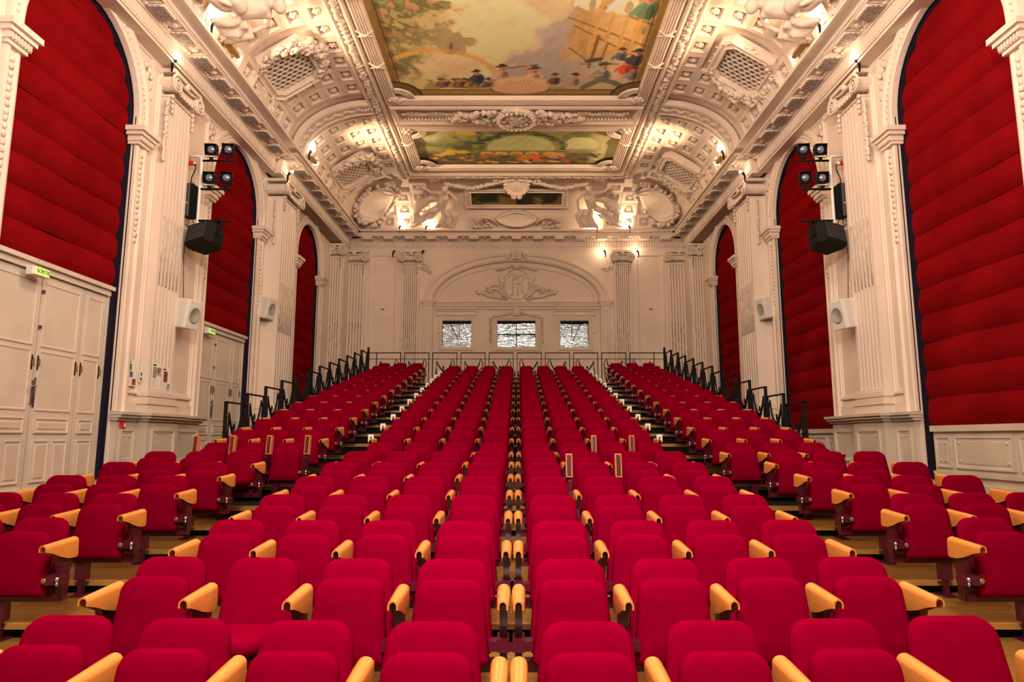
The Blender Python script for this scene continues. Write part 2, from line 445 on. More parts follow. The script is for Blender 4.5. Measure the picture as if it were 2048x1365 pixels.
for sx in (-1, 1):
    root = WALLS[sx]; F = XW - 6.8
    m = MB(side(sx))
    I = lambda s, h, d: (s, h, d)
    entab(m, I, -4, 18.0, F); entab(m, I, 18.0, YB, F+.17)
    m.build('entablature', PLASTER, root)
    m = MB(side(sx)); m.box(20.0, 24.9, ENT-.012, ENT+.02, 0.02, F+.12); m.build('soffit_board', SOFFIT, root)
    # fluted frieze
    m = MB(side(sx)); s = 7.0
    while s < 25.6:
        f = F if s < 18 else F+.17
        m.box(s, s+.045, ENT+.11, ENT+.345, f, f+.035); s += .085
    tag(m.build('frieze_reeding', PLASTER, root), kind='stuff')
    # egg band below the brackets
    m = MB(side(sx)); s = 7.0
    while s < 25.6:
        f = F if s < 18 else F+.17
        m.ball((s, ENT+.42, f+.11), (.045, .04, .04), 5, 3); s += .115
    tag(m.build('egg_band', ORNATE, root), kind='stuff')
    mod = MB(); mod.box(-.21, .21, -.16, .15, -.05, .05); mod.box(-.23, .23, -.19, .17, .05, .075)
    for k in range(7): mod.ball((-.18+k*.06, -.165, -.02), (.03, .03, .035), 5, 3)
    modm = mod.mesh('modillion', PLASTER)
    sc2 = MB()
    for r_ in range(6):
        for c_ in range(7+(r_ % 2)): sc2.ball((-.185+c_*.0617-(.03 if r_ % 2 else 0), -.125+r_*.05, -.05), (.034, .034, .016), 5, 3)
    sc2.box(-.2, .2, -.15, .14, -.055, -.045); scm = sc2.mesh('imbricated_face', CARVED_PANEL)
    pan = MB(); pan.rect(-.19, .19, -.17, .17, [(0, .0), (0, -.02), (.02, -.02), (.03, .0)], cap=True)
    panm = pan.mesh('soffit_coffer', PLASTER)
    ros = MB(); ros.ball((0, 0, 0), (.07, .07, .035), 8, 4, jit=.15)
    rosm = ros.mesh('soffit_boss', ORNATE)
    s = 7.2; k = 0
    while s < 25.4:
        f = F if s < 18 else F+.17
        zr = -PI/2*sx
        mo = obj('modillion', modm, root, (sx*(XW-f-.24), s, ENT+.405+.03), (0, 0, -sx*PI/2)); obj('imbricated_face', scm, mo)
        p = obj('soffit_coffer', panm, root, (sx*(XW-f-.27), s+.42, ENT+.447), (0, 0, PI/2))
        obj('soffit_boss', rosm, p, (0, 0, -.02))
        s += .84

# ---------------------------------------------------------------- back wall
root = struct('wall_back'); BW = root
m = MB(back()); m.box(-7.6, 7.6, HB, HT+.5, -.7, -.55)
WIN = [(-2.92, -1.79, 3.51, 4.55), (-.76, .74, 3.51, 4.55), (1.72, 2.84, 3.51, 4.55)]
# wall face with three openings and a recessed lunette
m.box(-7.6, -3.29, HB, HT, -.25, 0); m.box(3.29, 7.6, HB, HT, -.25, 0)
def ell(off, n=30): return [(-(3.29+off)*math.cos(PI*k/n), 5.33+(1.60+off)*math.sin(PI*k/n)) for k in range(n+1)]
e0 = ell(0)
for k in range(30):
    (a0, h0), (a1, h1) = e0[k], e0[k+1]
    m.add([(a0,h0,0),(a1,h1,0),(a1,HT,0),(a0,HT,0),(a0,h0,-.2),(a1,h1,-.2)], [(0,1,2,3),(0,4,5,1)])
m.build('wall_surface', PLASTER, root)
m = MB(back())
m.box(-3.29, 3.29, 4.55, 7.2, -.26, -.12); m.box(-3.29, 3.29, HB, 3.51, -.26, -.12)
xs = [-3.29, -2.92, -1.79, -.76, .74, 1.72, 2.84, 3.29]
for i in range(0, 8, 2): m.box(xs[i], xs[i+1], 3.51, 4.55, -.26, -.12)
m.build('booth_wall', PLASTER, root)
m = MB(back())
prof = [(-.02, -.1), (0, .02), (.06, .06), (.10, .04), (.20, .04), (.24, .10), (.30, .12), (.34, .10), (.36, 0)]
m.loops([[(a, h, d) for a, h in ell(off)] for off, d in prof], closed=False)
m.loops([[(a, h, d) for a, h in ell(off)] for off, d in [(-.10, -.12), (-.12, -.08), (-.20, -.08), (-.24, -.12)]], closed=False)
m.build('lunette_moulding', PLASTER, root)
m = MB(back())
for sg in (-1, 1):
    c = sg*3.47
    m.box(c-.17, c+.17, -1, 5.1, 0, .08); m.rect(c-.10, c+.10, 1.2, 4.95, [(0, .08), (0, .10), (.02, .10), (.03, .08)], cap=False)
    for hw, h0, h1, d in ((.19, 5.10, 5.14, .10), (.22, 5.14, 5.22, .14), (.27, 5.22, 5.28, .18), (.29, 5.28, 5.34, .22)): m.box(c-hw, c+hw, h0, h1, 0, d)
    m.box(c-.21, c+.21, -1, 1.2, 0, .12)
m.build('lunette_pier', PLASTER, root)
m = MB(back())
for h0, h1, d in ((5.0, 5.04, -.04), (5.04, 5.12, -.07), (5.12, 5.20, .0), (5.20, 5.26, .03), (5.26, 5.31, .07)): m.box(-3.3, 3.3, h0, h1, -.13, d)
for k in range(64): m.box(-3.25+k*.102, -3.20+k*.102, 5.06, 5.11, -.08, -.035)
m.box(-1.45, -1.25, 3.2, 5.0, -.12, -.09); m.box(1.25, 1.45, 3.2, 5.0, -.12, -.09)
m.build('lintel_moulding', PLASTER, root)
# keystone
m = MB(back()); m.prism([(-.16, 6.98), (.16, 6.98), (.20, 7.34), (-.20, 7.34)], 0, .20)
m.ball((0, 7.16, .2), (.11, .15, .06), 8, 5, jit=.15)
for sg in (-1, 1):
    for q in range(5): m.ball((sg*(.24+.04*q), 7.22-q*.06, .12), (.06, .05, .04), 6, 4, jit=.3)
m.build('keystone', ORNATE, root)
# booth windows, panes leaning back a little
def pane(x0, x1, y0, y1, parent):
    mm = MB(back()); mm.loops([[(x0, y0, q+.0), (x1, y0, q+.0), (x1, y1, q-.11*(y1-y0)), (x0, y1, q-.11*(y1-y0))] for q in (-.225, -.215)], cap0=True, cap1=True); mm.build('pane', PANE, parent)
for i, (a0, a1, h0, h1) in enumerate(WIN):
    wroot = struct('window_%d' % (i+1))
    q = -.12; W = .13
    m = MB(back()); m.rect(a0-W, a1+W, h0-W, h1+W, [(0, q), (0, q+.05), (.03, q+.06), (.05, q+.035), (.10, q+.035), (.13, q-.02), (.13, q-.12)], cap=False)
    m.build('window_frame', PLASTER, wroot)
    m = MB(back()); mid = (a0+a1)/2
    if i == 1:
        hh = (h0+h1)/2
        for x0, x1, y0, y1 in ((a0, mid-.012, h0, hh-.01), (mid+.012, a1, h0, hh-.01), (a0, mid-.012, hh+.01, h1), (mid+.012, a1, hh+.01, h1)):
            pane(x0, x1, y0, y1, wroot)
        m.box(mid-.014, mid+.014, h0, h1, -.22, -.20); m.box(a0, a1, hh-.012, hh+.012, -.22, -.20)
    else:
        pane(a0, a1, h0, h1, wroot)
        sg = -1 if i == 0 else 1
        m.tube([(mid+sg*.30, h1, -.20), (mid+sg*-.05, h0+.3, -.20)], .012, 6); m.tube([(mid-sg*.1, h1-.15, -.20), (mid-sg*.1, h0+.35, -.20)], .008, 6)
    m.box(a0, a1, h1-.08, h1, -.25, -.20); m.build('glazing_bar', BLACK, wroot)
    m = MB(back())
    if i != 1:
        m.rect(a0-.26, a1+.26, h1+.20, h1+.42, [(0, q), (0, q+.05), (.03, q+.06), (.05, q+.02), (.08, q)], cap=False)
        m.build('window_header', PLASTER, wroot)
    else:
        m.rect(a0-.22, a1+.22, h0-.16, h1+.24, [(0, q), (0, q+.04), (.03, q+.04), (.04, q)], cap=False)
        for sg in (-1, 1):
            x = (a0+a1)/2 + sg*1.02
            for k in range(11): m.ball((x+.02*math.sin(k*2), h1+.12-k*.095, q+.05), (.05, .05, .04), 6, 4, jit=.25)
            for k in range(9): m.ball(((a0+a1)/2+sg*(.2+k*.085), h1+.30-.02*k, q+.05), (.06, .035, .04), 6, 4, jit=.25)
        m.prism([(-.10, h1+.2), (.12, h1+.2), (.15, h1+.46), (-.13, h1+.46)], q, q+.12)
        m.build('carved_surround', ORNATE, wroot)
# lunette ornament: wreath scrolls, monogram, crest
m = MB(back()); q = -.10
for sg in (-1, 1):
    def sp(pts, r): m.tube([(sg*a, h, q+.03) for a, h in pts], r, 6)
    sp([(.35, 5.42), (.55, 5.62), (.75, 5.82), (.95, 5.85), (1.05, 5.75), (1.0, 5.66), (.9, 5.68)], [.05, .06, .06, .05, .045, .04, .02])
    sp([(.4, 5.40), (.7, 5.48), (1.0, 5.50), (1.2, 5.58), (1.35, 5.68), (1.55, 5.64), (1.62, 5.74), (1.55, 5.82)], [.04, .05, .05, .06, .05, .045, .04, .02])
    sp([(.72, 5.75), (.70, 5.95), (.66, 6.1), (.72, 6.25), (.68, 6.32)], [.05, .045, .04, .03, .02])
    sp([(.55, 5.5), (.62, 5.8), (.52, 6.05), (.44, 6.12)], [.04, .05, .03, .015])
    for k in range(30):
        u = random.random(); m.ball((sg*(.7+u*.75), 5.9-u*.22+random.uniform(-.1, .12), q+.02), (.06, .04, .04), 6, 4, jit=.4)
    for k in range(10): m.ball((sg*(.15+k*.07), 6.78-.017*k-.05*abs(math.sin(k)), q+.05), (.06, .05, .05), 6, 4, jit=.3)
    sp([(.08, 6.62), (.15, 6.8), (.28, 6.82), (.34, 6.72), (.27, 6.68)], .035)
for k in range(40):     # oval wreath outline
    t = 2*PI*k/40; m.ball((.50*math.cos(t), 6.02+.62*math.sin(t), q+.01), (.05, .03, .02), 5, 3, jit=.3)
m.ball((0, 6.68, q+.06), (.06, .07, .04), 8, 5)
m.build('lunette_ornament', ORNATE, root)
m = MB(back())          # interlaced letters R and F in relief
def letter(pts, r=.03): m.tube([(a, h, q+.0) for a, h in pts], r, 6)
letter([(-.16, 5.62), (-.14, 6.0), (-.12, 6.40)]); letter([(-.30, 6.30), (-.22, 6.46), (-.05, 6.44), (-.02, 6.28), (-.14, 6.18)])
letter([(.05, 5.60), (.06, 6.0), (.05, 6.38)]); letter([(.05, 6.36), (.24, 6.40), (.32, 6.28), (.2, 6.12), (.04, 6.08)]); letter([(.10, 6.08), (.22, 5.9), (.2, 5.75), (.34, 5.58)])
letter([(-.24, 5.60), (-.1, 5.64)]); letter([(-.15, 6.05), (.0, 6.05)]); letter([(-.02, 5.58), (.1, 5.62)])
m.build('monogram', PLASTER, root)
# back pilasters
for a0, a1, d, top, nfl in ((-4.50, -3.84, .14, ENT, 7), (3.84, 4.50, .14, ENT, 7), (-6.86, -5.96, .14, ENT, 7), (5.96, 6.86, .14, ENT, 7)):
    m = MB(back()); flutes(m, a0, a1, 1.2, top-.60, d, nfl); m.build('fluted_shaft', FLUTED, root)
    cabling(root, back(), a0, a1, 1.2, top-.6, d, nfl, .58)
    m = MB(back()); ionic(m, (a0+a1)/2, a1-a0-.08, top-.60, d); m.build('ionic_capital', ORNATE, root)
    m = MB(back()); m.box(a0-.1, a1+.1, -1, 1.0, 0, d+.1); m.box(a0-.05, a1+.05, 1.0, 1.2, 0, d+.06); m.build('pilaster_base', PLASTER, root)
# corner piers that step forward
for sg in (-1, 1):
    m = MB(); m.box(min(sg*6.62, sg*7.5), max(sg*6.62, sg*7.5), 24.95, YB+.2, HB, ENT)
    m.build('corner_pier', PLASTER, root)
    mp = lambda a, h, d: (a, 24.95-d, h)
    m = MB(mp); flutes(m, min(sg*6.64, sg*7.3), max(sg*6.64, sg*7.3), 1.2, ENT-.60, .12, 6); m.build('fluted_shaft', FLUTED, root)
    cabling(root, mp, min(sg*6.64, sg*7.3), max(sg*6.64, sg*7.3), 1.2, ENT-.6, .12, 6, .58)
    m = MB(mp); ionic(m, sg*6.96, .62, ENT-.60, .12)
    for k in range(16): m.ball((sg*6.96+random.uniform(-.3, .3), ENT-.15-random.random()*.35, .2), (.08, .09, .05), 6, 4, jit=.3)
    m.build('ionic_capital', ORNATE, root)
# flat wall panels beside the lunette
for sg in (-1, 1):
    m = MB(back()); x0, x1 = sorted((sg*4.72, sg*5.84))
    m.rect(x0, x1, 1.3, 7.2, [(0, 0), (0, .04), (.05, .05), (.08, .01), (.14, .0)], cap=False)
    m.rect(x0+.22, x1-.22, 1.5, 6.9, [(0, 0), (0, .012)], cap=True); m.build('wall_panel', PLASTER, root)
    m = MB(back()); m.tube([(sg*5.22, 4.98, 0), (sg*5.22, 4.98, .1), (sg*5.32, 4.98, .12)], .014, 6); m.build('wall_hook', BLACK, root)
    m = MB(back())
    for k in range(26):
        u = random.random(); m.ball((sg*(3.95-u*.55), 7.05-u*.4-random.random()*.25, .03), (.06, .05, .03), 6, 4, jit=.35)
    m.build('spandrel_spray', ORNATE, root)
# back entablature
m = MB(back()); entab(m, lambda s, h, d: (s, h, d), -6.75, 6.75, .02)
m.build('entablature', PLASTER, root)
m = MB(back()); s = -6.6
while s < 6.6: m.box(s, s+.05, ENT+.12, ENT+.345, 0, .085); s += .10
tag(m.build('frieze_reeding', PLASTER, root), kind='stuff')
m = MB(back()); s = -6.6
while s < 6.6: m.ball((s, ENT+.42, .15), (.045, .04, .04), 5, 3); s += .115
tag(m.build('egg_band', ORNATE, root), kind='stuff')
mb2 = MB(); mb2.box(-.18, .18, -.15, .15, -.06, .05); mb2.box(-.20, .20, -.18, .17, .0, .06)
bm2 = mb2.mesh('modillion', PLASTER)
for k in range(-7, 8):
    obj('modillion', bm2, root, (k*.84, YB-.30, ENT+.41))
    if k < 7: obj('soffit_boss', rosm, root, (k*.84+.42, YB-.28, ENT+.44))
# remaining shell: behind the camera, base floor
m = MB(); m.box(-7.6, 7.6, -4.4, -4.0, HB, 9.8); tag(m.build('wall_front', mat('stage_drape', (0.10, 0.07, 0.06), 0.9)), kind='structure')
# ---------------------------------------------------------------- ceiling and cove
ceil = struct('ceiling')
ZC = 9.4; XO = 4.10; YO = 23.2; CR = 2.12; CH = 1.38; Z0 = 8.02
m = MB(); m.box(-XO-.05, XO+.05, -4.2, YO+.1, ZC, ZC+.2); m.build('ceiling_slab', PLASTER, ceil)
def cove(th, e=0.0):
    """(run, height) of the cove at angle th; e pushes outwards"""
    return XO + (CR+e)*math.cos(th), Z0 + (CH+e)*math.sin(th)
m = MB(); N = 14; ls = []
for k in range(N+1):
    th = PI/2*k/N; x, z = cove(th, .10); y = x - XO + YO
    ls.append([(-x, -4.2, z), (-x, y, z), (x, y, z), (x, -4.2, z)])
m.loops(ls, closed=False, smooth=False); m.build('cove_surface', PLASTER, ceil)
# ledge on top of the cornice
m = MB(); m.box(-7.1, -6.1, -4.2, 25.9, Z0-.05, Z0+.01); m.box(6.1, 7.1, -4.2, 25.9, Z0-.05, Z0+.01); m.box(-6.5, 6.5, 25.2, 26.2, Z0-.05, Z0+.01)
m.build('cornice_ledge', PLASTER, ceil)
# coffers: one mesh, one object per coffer, a rosette in each
def coffer_mesh(w, l, name):
    c = MB(); t = .06; b = .11
    lo = [[(-w/2, -l/2, -.10), (w/2, -l/2, -.10), (w/2, l/2, -.10), (-w/2, l/2, -.10)]]
    for i, z in ((0, 0), (b, 0), (b+.012, -.03), (b+.03, -.03), (b+.045, -.095)):
        lo.append([(-w/2+i, -l/2+i, z), (w/2-i, -l/2+i, z), (w/2-i, l/2-i, z), (-w/2+i, l/2-i, z)])
    c.loops(lo, cap1=True); return c.mesh(name, PLASTER)
NT = 5
# equal-arc angles
samp = [PI/2*i/200 for i in range(201)]; cum = [0]
for i in range(200):
    a = cove(samp[i]); b = cove(samp[i+1]); cum.append(cum[-1] + math.dist(a, b))
def th_at(s):
    for i in range(200):
        if cum[i+1] >= s: return samp[i]
    return PI/2
TOT = cum[-1]; CW = (TOT-.14)/NT
CM = coffer_mesh(CW+.01, .635, 'coffer')
rb = MB()
for k in range(5): rb.ball((.06*math.cos(k*1.257), .06*math.sin(k*1.257), .0), (.06, .06, .045), 6, 4, jit=.2)
rb.ball((0, 0, .03), (.05, .05, .035), 6, 4, jit=.1)
RM = rb.mesh('rosette', ORNATE)
def place_coffer(side_, along, i):
    th = th_at(.07 + CW*(i+.5)); x, z = cove(th, -.015)
    nx, nz = -math.cos(th)/CR, -math.sin(th)/CH; L = math.hypot(nx, nz); nx /= L; nz /= L   # inward normal in run/height plane
    if side_ == 'B':
        n = Vector((0, nx, nz)); t = Vector((1, 0, 0)); p = Vector((along, x-XO+YO, z))
    else:
        n = Vector((side_*nx, 0, nz)); t = Vector((0, 1, 0)); p = Vector((side_*x, along, z))
    u = t.cross(n); M = Matrix((u, t, n)).transposed()
    o = obj('coffer', CM, ceil, p, M.to_euler())
    obj('rosette', RM, o, (0, 0, -.06))
GR = [15.3, 21.75]
for sd in (-1, 1):
    for j in range(26):
        y = 7.9 + j*.65
        if 17.3 < y < 18.35: continue
        for i in range(NT):
            th = th_at(.07+CW*(i+.5)); x, _ = cove(th)
            if y > x - XO + YO - 1.0 and y > 22.4: continue
            if any(abs(y-g) < 1.0 for g in GR) and i in (1, 2, 3): continue
            if y > 22.9: continue
            place_coffer(sd, y, i)
for j in (-5.0, -4.35, -3.7, 3.7, 4.35, 5.0):
    for i in range(NT):
        th = th_at(.07+CW*(i+.5)); x, _ = cove(th)
        if abs(j) > x - .9: continue
        place_coffer('B', j, i)
# transverse ribs on the cove
for sd in (-1, 1):
    for y0, w_ in ((17.75, .62), (11.5, .62), (5.5, .62)):
        m = MB(); ls = []
        for k in range(17):
            th = PI/2*k/16; 
            row = []
            for (dy, e) in ((0, .05), (0, -.10), (.08, -.12), (.10, -.08), (w_-.10, -.08), (w_-.08, -.12), (w_, -.10), (w_, .05)):
                x, z = cove(th, e); row.append((sd*x, y0+dy, z))
            ls.append(row)
        m.loops(ls, closed=False); m.build('cove_rib', PLASTER, ceil)
        m = MB()
        for k in range(44):
            th = PI/2*(k+.5)/44; x, z = cove(th, -.09)
            m.ball((sd*x, y0+w_/2+.05*math.sin(k*1.3), z), (.05, .07, .05), 6, 4, jit=.35)
        tag(m.build('rib_foliage', ORNATE, ceil), kind='stuff')

# perforated ventilation grilles in wreathed frames
def cove_frame(sd, y, thc):
    x, z = cove(thc, -.02)
    nx, nz = -math.cos(thc)/CR, -math.sin(thc)/CH; L = math.hypot(nx, nz); nx /= L; nz /= L
    n = Vector((sd*nx, 0, nz)); t = Vector((0, 1, 0)); u = t.cross(n)
    return Matrix((u, t, n)).transposed().to_euler(), Vector((sd*x, y, z))
def octo(w, h, c=.3): return [(-w+c*w, -h), (w-c*w, -h), (w, -h+c*h), (w, h-c*h), (w-c*w, h), (-w+c*w, h), (-w, h-c*h), (-w, -h+c*h)]
def grille(sd, y):
    rot, p = cove_frame(sd, y, math.radians(46)); p = p + Vector((0, 0, -.05))
    nmside = 'left' if sd < 0 else 'right'; where = 'nearer' if y < 17 else 'farther'
    g = empty('ventilation_grille', p, rot=rot)
    tag(g, 'octagonal perforated plaster grille with flower wreath in the %s cove, the %s one' % (nmside, where), 'grille', 'wreathed grilles in the cove')
    W, H = .56, .64
    m = MB(); R = .0635; px = .160; py = .1386
    row = 0; yy = -H+.02
    while yy < H:
        xx = -W + (px/2 if row % 2 else 0)
        while xx < W+.05:
            hexp = [(xx + .0924*math.cos(PI/6+k*PI/3), yy + .0924*math.sin(PI/6+k*PI/3)) for k in range(6)]
            cell = []
            for k in range(12):
                a = PI/6 + k*PI/6
                rr = .0924 if k % 2 == 0 else .080
                cell.append((xx+rr*math.cos(a), yy+rr*math.sin(a), .02))
            circ = [(xx+R*math.cos(PI/6+k*PI/6), yy+R*math.sin(PI/6+k*PI/6), .02) for k in range(12)]
            low = [(a, b, -.02) for a, b, _ in circ]
            if abs(xx)/W + abs(yy)/H < 1.62: m.loops([cell, circ, low])
            xx += px
        yy += py; row += 1
    m.build('perforated_plate', PLASTER, g)
    m = MB(); m.prism(octo(W+.1, H+.1), -.14, -.10); m.build('vent_void', mat('vent_dark', (0.13, 0.14, 0.17) if y < 17 else (.004, .004, .005), 0.4), g)
    m = MB(); ls = []
    for k, d in ((1.0, -.1), (1.0, .10), (1.06, .13), (1.14, .10), (1.24, .10), (1.30, .14), (1.38, .10), (1.40, -.1)):
        ls.append([(a*(1+(k-1)*1.0), b*(1+(k-1)*.9), d) for a, b in octo(W, H)])
    m.loops(ls); m.build('grille_frame', PLASTER, g)
    m = MB()
    for k in range(420):
        t = 2*PI*random.random() - PI/2; top = max(0, min(1, .35 - .45*math.cos(t+PI/2) + .45*sd*math.sin(t+PI/2)))
        if random.random() > top+.15: continue
        rr = 1.42+random.uniform(-.08, .30)*(.4+top)
        s_ = random.uniform(.05, .10)*(.5+.7*top)
        m.ball((W*rr*math.cos(t+PI/2)*1.0, H*rr*math.sin(t+PI/2)*.92, random.uniform(.08, .2)*(.5+top*.6)), (s_, s_*.8, s_*.7), 7, 5, jit=.35)
    tag(m.build('flower_wreath', ORNATE, g), kind='stuff')
    m = MB()   # scroll bracket between grille and cornice
    for sg in (-1, 1):
        m.tube([(-sd*-.0+sg*.12, 0, 0)]*2, .01, 4)
    return g
for sd in (-1, 1):
    for y in GR: grille(sd, y)
# scroll consoles below each grille, standing on the cornice
for sd in (-1, 1):
    for y in GR:
        m = MB(lambda a, h, d: (sd*(6.30-d), y+a, Z0+h))
        for sg in (-1, 1):
            m.tube([(sg*.75, .02, .0), (sg*.62, .25, .05), (sg*.66, .5, .12), (sg*.52, .62, .2), (sg*.42, .52, .2), (sg*.50, .44, .18)], [.10, .11, .10, .09, .06, .03], 8)
            for k in range(10): m.ball((sg*(.7-k*.03), .08+k*.06, .12+.01*k), (.08, .06, .06), 6, 4, jit=.3)
        m.prism([(-.4, 0), (.4, 0), (.32, .5), (-.32, .5)], .02, .16)
        for k in range(18): m.ball((random.uniform(-.6, .6), random.uniform(.0, .55), .14), (.08, .06, .05), 6, 4, jit=.35)
        m.build('scroll_console', ORNATE, ceil)

# ceiling frames -------------------------------------------------
def zrect(m, x0, x1, y0, y1, prof, cap=False):
    """profile = (inset, drop below ceiling)"""
    m.loops([[(x0+i, y0+i, ZC-d), (x1-i, y0+i, ZC-d), (x1-i, y1-i, ZC-d), (x0+i, y1-i, ZC-d)] for i, d in prof], cap1=cap)
m = MB(); zrect(m, -XO-.06, XO+.06, -4.4, YO+.06, [(-.1, -.05), (-.05, .06), (0, .10), (.04, .12), (.08, .07), (.30, .07), (.34, .12), (.40, .14), (.44, .10), (.46, .0), (.50, -.02)])
m.build('outer_frame', PLASTER, ceil)
m = MB()       # carved garland roll in the outer frame
y = 7.5
while y < YO-.2:
    for sd in (-1, 1): m.ball((sd*(XO-.14+random.uniform(-.03, .03)), y, ZC-.09), (.10, .08, .06), 6, 4, jit=.3)
    y += .085
x = -XO+.2
while x < XO-.2: m.ball((x, YO-.13+random.uniform(-.03, .03), ZC-.09), (.08, .10, .06), 6, 4, jit=.3); x += .085
tag(m.build('garland_roll', ORNATE, ceil), kind='stuff')
# reeded inner frames round each painting
P1 = (-3.32, 3.32, 4.0, 17.38); P2 = (-3.28, 3.28, 19.35, 22.1)
for (x0, x1, y0, y1) in (P1, P2):
    m = MB(); pr = [(-.34, 0), (-.34, .10)]
    for k in range(5):
        b = -.32+k*.062; pr += [(b, .12), (b+.02, .15), (b+.04, .15), (b+.055, .12)]
    pr += [(0, .10), (0, .02)]
    zrect(m, x0, x1, y0, y1, pr); m.build('reeded_frame', PLASTER, ceil)
    m = MB()
    for sd in (-1, 1):
        for yy in (y0, y1):
            sy = 1 if yy == y0 else -1; cx, cy = (x1 if sd > 0 else x0)-sd*.02, yy+sy*.02
            n_ = 10
            for r_ in (.30, .36, .42, .48):
                m.tube([(cx-sd*r_*math.cos(PI/2*k/n_), cy+sy*r_*math.sin(PI/2*k/n_), ZC-.11) for k in range(n_+1)], .032, 6)
            m.ball((cx+sd*.06, cy-sy*.06, ZC-.14), (.13, .13, .07), 8, 5, jit=.2)
            for k in range(6): m.ball((cx+sd*.06+.13*math.cos(k*1.05), cy-sy*.06+.13*math.sin(k*1.05), ZC-.15), (.06, .06, .05), 6, 4, jit=.2)
        yy = y0+.9
        while yy < y1-.5:   # ribbon ties on the reeding
            xx = (x1+.17) if sd > 0 else (x0-.17)
            m.tube([(xx-.2, yy-.12, ZC-.13), (xx, yy+.02, ZC-.19), (xx+.2, yy-.12, ZC-.13)], [.02, .035, .02], 6)
            m.tube([(xx-.2, yy+.12, ZC-.13), (xx, yy-.02, ZC-.19), (xx+.2, yy+.12, ZC-.13)], [.02, .035, .02], 6); yy += 1.35
    m.build('corner_rosette', ORNATE, ceil)
# dividing band with medallion
m = MB(); zrect(m, -3.62, 3.62, 17.80, 18.90, [(0, 0), (0, .14), (.06, .18), (.12, .18), (.16, .10), (.20, .06)], cap=True)
m.build('divider_band', PLASTER, ceil)
m = MB()
for k in range(66): m.box(-3.3+k*.1, -3.25+k*.1, 18.62, 18.70, ZC-.14, ZC-.05)
x = -3.3
while x < 3.3:
    m.ball((x, 18.28+.05*math.sin(x*9), ZC-.09), (.07, .07, .05), 6, 4, jit=.3); x += .1
for k in range(120):
    u = random.gauss(0, .85); u = max(-2.0, min(2.0, u))
    m.ball((u, 18.35+random.uniform(-.5, .5)*(1-abs(u)/2.6), ZC-.16-.05*random.random()), (.11, .10, .09), 7, 5, jit=.35)
for sg in (-1, 1):
    for q in range(3):
        c = .75+q*.5
        m.tube([(sg*(c+.22*math.cos(t)), 18.35+.22*math.sin(t)*(1-.1*q), ZC-.2) for t in [k*.6 for k in range(9)]], .035, 6)
m.build('divider_foliage', ORNATE, ceil)
md = empty('ceiling_medallion', (0, 18.45, ZC-.18)); tag(md, 'round plaster medallion with beaded rim between the two ceiling paintings', 'medallion')
m = MB(); m.lathe((0, 0, 0), [(.62, .15), (.62, -.04), (.56, -.10), (.48, -.10), (.44, -.05), (.36, .0), (.34, -.03), (.30, -.05), (.0001, -.07)], 28); m.build('rim', PLASTER, md)
m = MB()
for k in range(24): m.ball((.52*math.cos(k*PI/12), .52*math.sin(k*PI/12), -.11), (.05, .05, .04), 6, 4, jit=.15)
m.build('beading', ORNATE, md)
m = MB(); m.lathe((0, 0, -.05), [(.29, .02), (.25, -.04), (.10, -.07), (.0001, -.075)], 20); m.build('shell_boss', ORNATE, md)

# ---------------------------------------------------------------- paintings (pigment on flat canvas)
def vnoise(x, y, scale, seed, octv=4):
    rs = np.random.RandomState(seed); out = np.zeros_like(x); amp = 1.0; tot = 0
    for o in range(octv):
        g = rs.rand(64, 64); fx = (x*scale*2**o) % 63; fy = (y*scale*2**o) % 63
        ix = fx.astype(int); iy = fy.astype(int); tx = fx-ix; ty = fy-iy
        tx = tx*tx*(3-2*tx); ty = ty*ty*(3-2*ty)
        out += amp*((g[ix, iy]*(1-tx)+g[ix+1, iy]*tx)*(1-ty)+(g[ix, iy+1]*(1-tx)+g[ix+1, iy+1]*tx)*ty); tot += amp; amp *= .5
    return out/tot
def s2l(c): c = np.array(c, float)/255; return np.where(c < .04045, c/12.92, ((c+.055)/1.055)**2.4)
def ss(a, b, x): t = np.clip((x-a)/(b-a), 0, 1); return t*t*(3-2*t)
